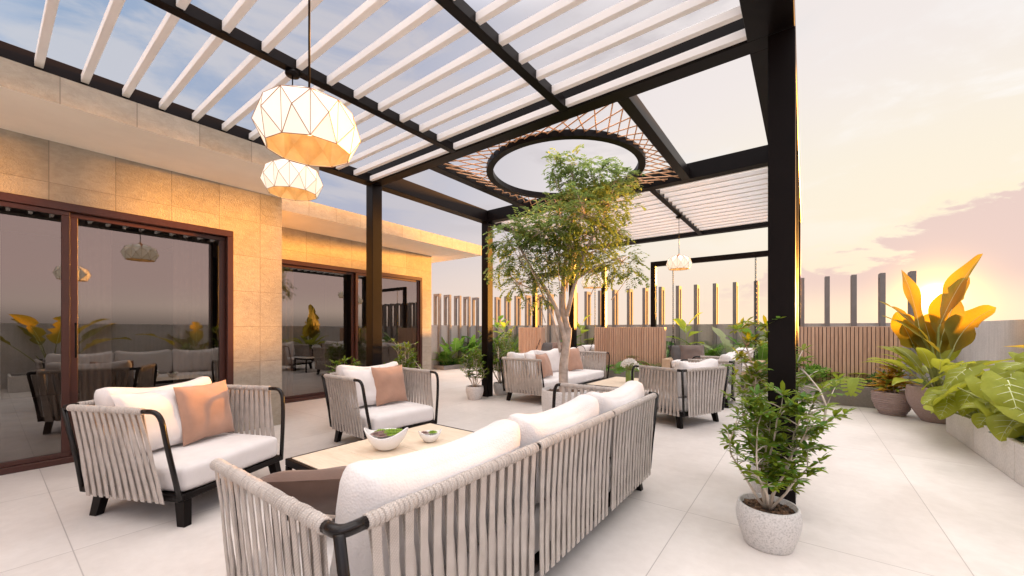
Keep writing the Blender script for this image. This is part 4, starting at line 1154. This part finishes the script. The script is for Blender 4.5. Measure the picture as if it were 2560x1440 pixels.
# monsteras
mk(g_monstera,('leaf_lime',),'monstera','bright green monstera leaning over the right trough planter',(.62,8.18,.26),4.0,seed=3,n=8,L=.36,pet=.34,el=(.35,1.1))
mk(g_monstera,('leaf_mid',),'monstera','glossy green monstera in the middle trough planter behind the flowers',(-2.95,8.22,.26),.6,seed=6,n=13,L=.36,pet=.40,el=(.3,1.2))
mk(g_bush,('leaf_dark',),'low_plant','dark low foliage plant at the right end of the trough planter',(.95,8.25,.26),0,seed=2,n=120,h=.22,r=.2,L=.12,W=.03)
mk(g_bush,('leaf_mid',),'low_plant','low leafy plant beside the column in the right trough planter',(.12,8.25,.26),0,seed=5,n=140,h=.3,r=.22,L=.14,W=.045)
mk(g_palm,('leaf_mid',),'small_palm','small fern at the right end of the middle trough planter',(-2.42,8.25,.26),0,seed=5,n=9,L=.3,leafl=.1,den=14)
# rear bed plants
def rear(px,gen,mats,name,label,y=9.75,**kw):
    a=(px-1280)/985.; rx=-math.sin(TH)+a*math.cos(TH); ry=math.cos(TH)+a*math.sin(TH); x=rx*y/ry
    return mk(gen,mats,name,label,(x,y,.08),kw.pop('rz',0),sc=1.18,**kw)
rear(1715,g_fiddle,('leaf_lime',),'fiddle_leaf_plant','lime green paddle leaved plant behind the right swing bed',seed=2,h=.95,n=9,L=.36,W=.24)
rear(1450,g_fiddle,('leaf_lime',),'fiddle_leaf_plant','lime green paddle leaved plant between the trunk and the middle screen',y=9.9,seed=4,h=1.0,n=9,L=.34,W=.22)
rear(1770,g_palm,('leaf_mid',),'parlour_palm','feathery green palm against the wall, middle of the right swing',seed=3,n=22,L=1.0,leafl=.2,el=(.7,1.45))
rear(1800,g_palm,('leaf_dark',),'parlour_palm','darker feathery palm left of the hanging chain',seed=8,n=16,L=.8,leafl=.18,el=(.6,1.4))
rear(1850,g_banana,('leaf_pale','vein'),'banana_plant','broad pale leaved banana plant near the right swing chain',seed=3,n=9,L=.75,W=.27,petiole=.45,el=(.8,1.4),droop=.7)
rear(1900,g_banana,('leaf_mid','vein'),'banana_plant','upright green banana plant beside the right column',seed=5,n=7,L=.7,W=.22,petiole=.4,el=(1.0,1.45),droop=.5)
rear(1662,g_banana,('leaf_dark','vein'),'banana_plant','dark banana plant peeping out right of the middle screen',y=9.6,seed=7,n=8,L=.6,W=.24,petiole=.5,el=(.7,1.3))
rear(1490,g_palm,('leaf_dark',),'parlour_palm','dark palm just left of the middle screen',y=9.9,seed=11,n=16,L=.85,leafl=.18)
rear(1395,g_banana,('leaf_mid','vein'),'banana_plant','banana plant behind the left swing bed',y=9.8,seed=15,n=9,L=.65,W=.22,petiole=.4)
rear(1365,g_palm,('leaf_dark',),'parlour_palm','dark palm behind the left swing rope',y=9.9,seed=16,n=14,L=.8)
rear(1275,g_palm,('leaf_mid',),'parlour_palm','tall bushy palm left of the narrow screen',y=9.7,seed=17,n=24,L=1.15,leafl=.22,el=(.8,1.5))
rear(1245,g_fiddle,('leaf_mid',),'fiddle_leaf_plant','green paddle leaved plant just right of the far left column',y=9.6,seed=18,h=1.1,n=14,L=.28,W=.15)
rear(1215,g_banana,('leaf_dark','vein'),'banana_plant','banana plant just left of the far left column',y=9.7,seed=19,n=9,L=.7,W=.25,petiole=.45)
rear(1175,g_banana,('leaf_mid','vein'),'banana_plant','light green fan leaved banana plant above the grey pot',y=9.5,seed=20,n=10,L=.7,W=.18,petiole=.4,el=(.9,1.4))
rear(1155,g_bush,('leaf_croton',),'croton','reddish croton low in the far left planting bed',y=9.45,seed=21,n=120,h=.6,r=.25,L=.2,W=.05)
rear(1140,g_palm,('leaf_dark',),'parlour_palm','dark palm in the corner of the far left bed',y=9.8,seed=22,n=18,L=.95,leafl=.2)
rear(1690,g_palm,('leaf_mid',),'parlour_palm','green palm between the right swing post and the lime paddle leaved plant',y=9.95,seed=41,n=18,L=.8,leafl=.18)
rear(1745,g_banana,('leaf_mid','vein'),'banana_plant','green banana plant between the lime paddle plant and the feathery palm',y=9.98,seed=42,n=8,L=.5,W=.2,petiole=.4)
rear(1825,g_palm,('leaf_mid',),'parlour_palm','bright green palm just left of the pale banana plant',y=9.95,seed=43,n=18,L=.75,leafl=.18)
rear(1880,g_fiddle,('leaf_mid',),'fiddle_leaf_plant','green paddle leaved plant right of the hanging chain',y=9.95,seed=44,h=.8,n=9,L=.3,W=.18)
rear(1425,g_fiddle,('leaf_mid',),'fiddle_leaf_plant','green paddle leaved plant behind the tree trunk',y=9.7,seed=45,h=.8,n=9,L=.3,W=.18)
rear(1195,g_palm,('leaf_mid',),'parlour_palm','fresh green palm behind the pot left of the far column',y=9.9,seed=46,n=20,L=.9,leafl=.2)
rear(1260,g_fiddle,('leaf_lime',),'fiddle_leaf_plant','yellow green plant just right of the far left column',y=9.4,seed=47,h=.95,n=12,L=.26,W=.15)
r_=random.Random(50); F=MB()
for i in range(1500):
    x=r_.uniform(-8.5,2.0); y=r_.uniform(9.38,10.1); leaf(F,(x,y,.085+r_.uniform(0,.10)),rdir(r_.uniform(0,6.28),r_.uniform(.3,1.3)),r_.uniform(.12,.3),r_.uniform(.03,.06),'lance',.9,.2,4,r_.choice((0,0,1)),None,None,0,r_)
for i in range(260):
    x=r_.uniform(-8.85,-8.58); y=r_.uniform(8.2,9.4); leaf(F,(x,y,.085+r_.uniform(0,.08)),rdir(r_.uniform(0,6.28),r_.uniform(.3,1.3)),r_.uniform(.12,.26),r_.uniform(.03,.06),'lance',.9,.2,4,r_.choice((0,0,1)),None,None,0,r_)
tag(F.build('ground_cover',[M['leaf_dark'],M['leaf_mid']]),'low mixed green ground cover in the planting bed',kind='stuff')
mk(g_banana,('leaf_mid','vein'),'banana_plant','banana plant in front of the far left frames, beside the house corner',(-8.72,8.75,.08),0,seed=23,n=9,L=.65,W=.3,petiole=.45,el=(.9,1.45),droop=.5)
mk(g_palm,('leaf_mid',),'parlour_palm','green palm at the end of the far left bed by the house corner',(-8.74,8.4,.08),0,seed=24,n=18,L=.85,leafl=.18)
mk(g_bush,('leaf_mid',),'round_shrub','round bright green shrub at the end of the far left bed',(-8.70,8.28,.08),0,seed=25,n=320,h=.42,r=.24,L=.1,W=.05)
mk(g_bush,('leaf_dark',),'low_plant','low grassy plants along the far left kerb',(-8.68,9.0,.08),0,seed=26,n=160,h=.2,r=.3,L=.18,W=.02)
# plants seen only as reflections in the glass
mk(g_banana,('leaf_banana','vein'),'banana_plant','tall banana plant mirrored in the left glass door',(1.72,.85,.26),0,seed=31,n=8,L=.9,W=.32,petiole=.7,el=(.8,1.45))
mk(g_banana,('leaf_banana','vein'),'banana_plant','second tall banana plant in the right planter, mirrored in the far glass door',(1.75,3.3,.26),2,seed=33,n=8,L=.8,W=.32,petiole=.6,el=(.9,1.45))

# ------------------------------------------------------------------ swings
def swing_frame(x0,x1,label,y=8.6):
    t=thing('swing_gallows',label,'swing support',((x0+x1)/2,y,0),0,'black steel swing frames'); w=.1; H=2.64
    for x in (x0,x1-w):
        m_=MB(); m_.bbox(x-(x0+x1)/2,x+w-(x0+x1)/2,-.05,.05,1.247,H-w,.003); m_.build('post',M['black'],t)
    m_=MB(); m_.bbox(x0-(x0+x1)/2,x1-(x0+x1)/2,-.05,.05,H-w+.0005,H,.003); m_.build('crossbar',M['black'],t)
swing_frame(-2.655,-.32,'right hand black swing frame, half hidden by the right column')
swing_frame(-5.70,-3.685,'left hand black swing frame behind the tree')
def chain(mb,a,b,pitch=.042):
    a=Vector(a);b=Vector(b); L=(b-a).length; n=int(L/pitch); d=(b-a).normalized(); u=d.orthogonal().normalized(); w=d.cross(u)
    for i in range(n):
        c=a+d*(i+.5)*pitch; q=u if i%2 else w; pts=[]
        for k in range(9):
            t=2*PI*k/8; pts.append(c+d*math.cos(t)*pitch*.66+q*math.sin(t)*.0135)
        mb.tube(pts,.0042,5,caps=False)
def swing_bed(cx,label,c0,c1,y=8.6):
    t=thing('swing_bed',label,'swing seat',(cx,y,0),0,'hanging swing beds'); hw=.86
    m_=MB(); m_.bbox(-hw,hw,-.40,.40,.34,.42,.006); m_.bbox(-hw,-hw+.16,-.42,.42,.4205,.60,.006); m_.bbox(hw-.16,hw,-.42,.42,.4205,.60,.006); m_.build('bed_base',M['swingwood'],t)
    m_=MB(); rbox(m_,2*hw-.34,.78,.16,.05,TRS((0,0,.50)),puff=(0,0,.015),wob=.006); m_.build('mattress',M['white'],t)
    m_=MB(); m_.lathe([(0,-.36),(.10,-.36),(.125,-.335),(.128,0),(.125,.335),(.10,.36),(0,.36)],20); 
    for e in (-.35,.35): m_.tube([(.122*math.cos(k*PI/12),.122*math.sin(k*PI/12),e) for k in range(25)],.006,5,1)
    o=m_.build('bolster',[M['white'],M['charcoal']],t); o.rotation_euler=(PI/2,0,0); o.location=(hw-.32,0,.70)
    for x in (c0-cx,c1-cx):
        m_=MB(); chain(m_,(x,0,2.535),(x,0,1.08)); chain(m_,(x,0,1.08),(x,-.34,.61)); chain(m_,(x,0,1.08),(x,.34,.61)); m_.build('chain',M['black'],t)
swing_bed(-1.46,'white cushioned timber swing bed hanging on chains in the right frame',-2.205,-.735)
swing_bed(-4.70,'timber swing bed hanging behind the sofa and tree trunk',-5.42,-3.96)
def sp(x,y,z,rx,rz,mat,label,seed,size=.46):
    m_=MB(); pillow(m_,size,size,.17,None,seed=seed); o=m_.build('throw_pillow',mat); o.location=(x,y,z-.11); o.rotation_euler=(rx*.72,0,rz); tag(o,label,'pillow','loose pillows on the swing beds')
sp(-2.05,8.62,.79,R(72),R(35),M['charcoal'],'black pillow at the left end of the right swing bed',1)
sp(-1.83,8.60,.80,R(70),R(20),M['darkbrown'],'dark brown pillow next to the black one on the right swing bed',2,.48)
sp(-.98,8.45,.79,R(68),R(-50),M['white'],'white pillow beside the bolster on the right swing bed',3)
sp(-5.2,8.6,.79,R(70),R(30),M['charcoal'],'dark pillow on the left swing bed behind the sofa',4)
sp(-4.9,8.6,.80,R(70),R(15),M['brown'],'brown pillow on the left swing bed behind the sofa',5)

# ------------------------------------------------------------------ camera, light, sky
cam=bpy.data.cameras.new('camera'); co=bpy.data.objects.new('camera',cam); COL.objects.link(co)
cam.sensor_width=36; cam.lens=36*985/2560.; cam.shift_y=103/2560.; cam.clip_start=.05; cam.clip_end=2000
co.location=(0,0,1.2); co.rotation_euler=(R(90),0,TH); scene.camera=co

SAZ=R(79.5); SEL=R(3.0); SD=Vector((math.cos(SAZ)*math.cos(SEL),math.sin(SAZ)*math.cos(SEL),math.sin(SEL)))
sl=bpy.data.lights.new('sun','SUN'); so=bpy.data.objects.new('sun',sl); COL.objects.link(so)
sl.energy=5.0; sl.angle=R(4.5); sl.color=(1,.42,.065)
SL=Vector((math.cos(R(75))*math.cos(SEL),math.sin(R(75))*math.cos(SEL),math.sin(SEL)))
so.rotation_euler=SL.to_track_quat('Z','Y').to_euler(); so.location=(6,30,8)

w=bpy.data.worlds.new('World'); scene.world=w; w.use_nodes=True; nt=w.node_tree
for n in list(nt.nodes): nt.nodes.remove(n)
out=nt.nodes.new('ShaderNodeOutputWorld'); bg=nt.nodes.new('ShaderNodeBackground'); nt.links.new(bg.outputs[0],out.inputs[0])
tc=nt.nodes.new('ShaderNodeTexCoord'); vec=tc.outputs['Generated']
sp_=nt.nodes.new('ShaderNodeSeparateXYZ'); nt.links.new(vec,sp_.inputs[0]); zc=sp_.outputs[2]
dt=nt.nodes.new('ShaderNodeVectorMath'); dt.operation='DOT_PRODUCT'; nt.links.new(vec,dt.inputs[0]); dt.inputs[1].default_value=SD
dot=dt.outputs['Value']
def smooth(x,a,b):
    n=nt.nodes.new('ShaderNodeMapRange'); n.interpolation_type='SMOOTHSTEP'; nt.links.new(x,n.inputs[0]); n.inputs[1].default_value=a; n.inputs[2].default_value=b; return n.outputs[0]
d01=math_(nt,'MULTIPLY_ADD',dot,.5,.5)
base=ramp(nt,d01,[(.10,(1.05,1.0,1.05)),(.36,(.62,.68,.82)),(.46,(.31,.42,.60)),(.70,(.42,.45,.58)),(.82,(.68,.64,.67)),(.90,(.87,.80,.79)),(.97,(.91,.84,.80)),(1.0,(.95,.86,.74))])  # first stops add fill: unseen sky behind the camera made brighter
hz=ramp(nt,d01,[(.3,(.42,.34,.36)),(.7,(.84,.68,.60)),(.9,(.92,.75,.65)),(1.0,(.98,.80,.62))])
fh=smooth(zc,.34,.02)
col=mix(nt,fh,base,hz)
cream=math_(nt,'MULTIPLY',math_(nt,'MULTIPLY',smooth(zc,.08,.22),smooth(zc,.50,.26)),smooth(d01,.86,.99)); col=mix(nt,math_(nt,'MULTIPLY',cream,.65),col,(.98,.89,.70))
# clouds: wispy high layer
mp=nt.nodes.new('ShaderNodeMapping'); mp.inputs['Scale'].default_value=(1.6,1.6,5.0); nt.links.new(vec,mp.inputs[0])
c1=noise(nt,mp.outputs[0],1.9,9,.58,.4); m1=smooth(c1,.46,.62)
m1=math_(nt,'MULTIPLY',m1,smooth(zc,.10,.35))
ccol=ramp(nt,d01,[(.4,(.60,.62,.68)),(.72,(.62,.58,.61)),(.88,(.60,.55,.57)),(.965,(1.0,.96,.93)),(1.0,(1.0,.96,.90))])
col=mix(nt,math_(nt,'MULTIPLY',m1,.85),col,ccol)
# low mauve cumulus bank near the sun
mp2=nt.nodes.new('ShaderNodeMapping'); mp2.inputs['Scale'].default_value=(5,5,11); nt.links.new(vec,mp2.inputs[0])
c2=noise(nt,mp2.outputs[0],1.5,10,.62,.3)
xr=sp_.outputs[0]
topz=math_(nt,'MULTIPLY_ADD',xr,.30,.125)
hgt=math_(nt,'ADD',math_(nt,'SUBTRACT',topz,zc),math_(nt,'MULTIPLY',math_(nt,'SUBTRACT',c2,.5),.34))
bank=math_(nt,'MULTIPLY',smooth(hgt,-.005,.02),smooth(zc,.03,.10)); bank=math_(nt,'MULTIPLY',bank,smooth(xr,-.35,.1))
col=mix(nt,math_(nt,'MULTIPLY',bank,.85),col,(.78,.58,.555))
rim=math_(nt,'MULTIPLY',math_(nt,'MULTIPLY',smooth(hgt,-.05,-.005),smooth(hgt,.012,-.005)),smooth(xr,-.3,.15))
col=mix(nt,math_(nt,'MULTIPLY',rim,.35),col,(1.0,.88,.62))
side=math_(nt,'MULTIPLY',smooth(xr,.30,.62),smooth(zc,.0,.05)); col=mix(nt,side,col,mix(nt,1.0,col,(2.3,2.2,2.15),'MULTIPLY'))  # unseen sky on this side brightened to fill the glass reflections
# the sun's own glow and disc in the sky
g1=math_(nt,'POWER',math_(nt,'MAXIMUM',dot,0),900); g2=math_(nt,'POWER',math_(nt,'MAXIMUM',dot,0),9000)
col=mix(nt,1.0,col,mix(nt,1.0,mix(nt,1.0,(2.0,1.05,.10),g1,'MULTIPLY'),mix(nt,1.0,(30,22,8),g2,'MULTIPLY'),'ADD'),'ADD')
# added brightness at the unseen zenith, filling the floor with light
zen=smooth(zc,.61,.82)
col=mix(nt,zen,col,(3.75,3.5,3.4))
below=smooth(zc,.0,-.06); col=mix(nt,below,col,(.30,.24,.21))
sky=nt.nodes.new('ShaderNodeTexSky'); sky.sky_type='NISHITA'; sky.sun_disc=False; sky.sun_elevation=SEL; sky.sun_rotation=PI/2-SAZ
ad=mix(nt,.004,col,sky.outputs[0],'ADD')
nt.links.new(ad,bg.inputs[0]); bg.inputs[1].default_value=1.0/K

scene.view_settings.view_transform='Standard'; scene.view_settings.look='None'; scene.view_settings.exposure=EXPO; scene.view_settings.gamma=1; scene.view_settings.use_curve_mapping=False
scene.cycles.use_denoising=True; scene.cycles.max_bounces=8; scene.cycles.transparent_max_bounces=12; scene.cycles.diffuse_bounces=4; scene.cycles.sample_clamp_indirect=6
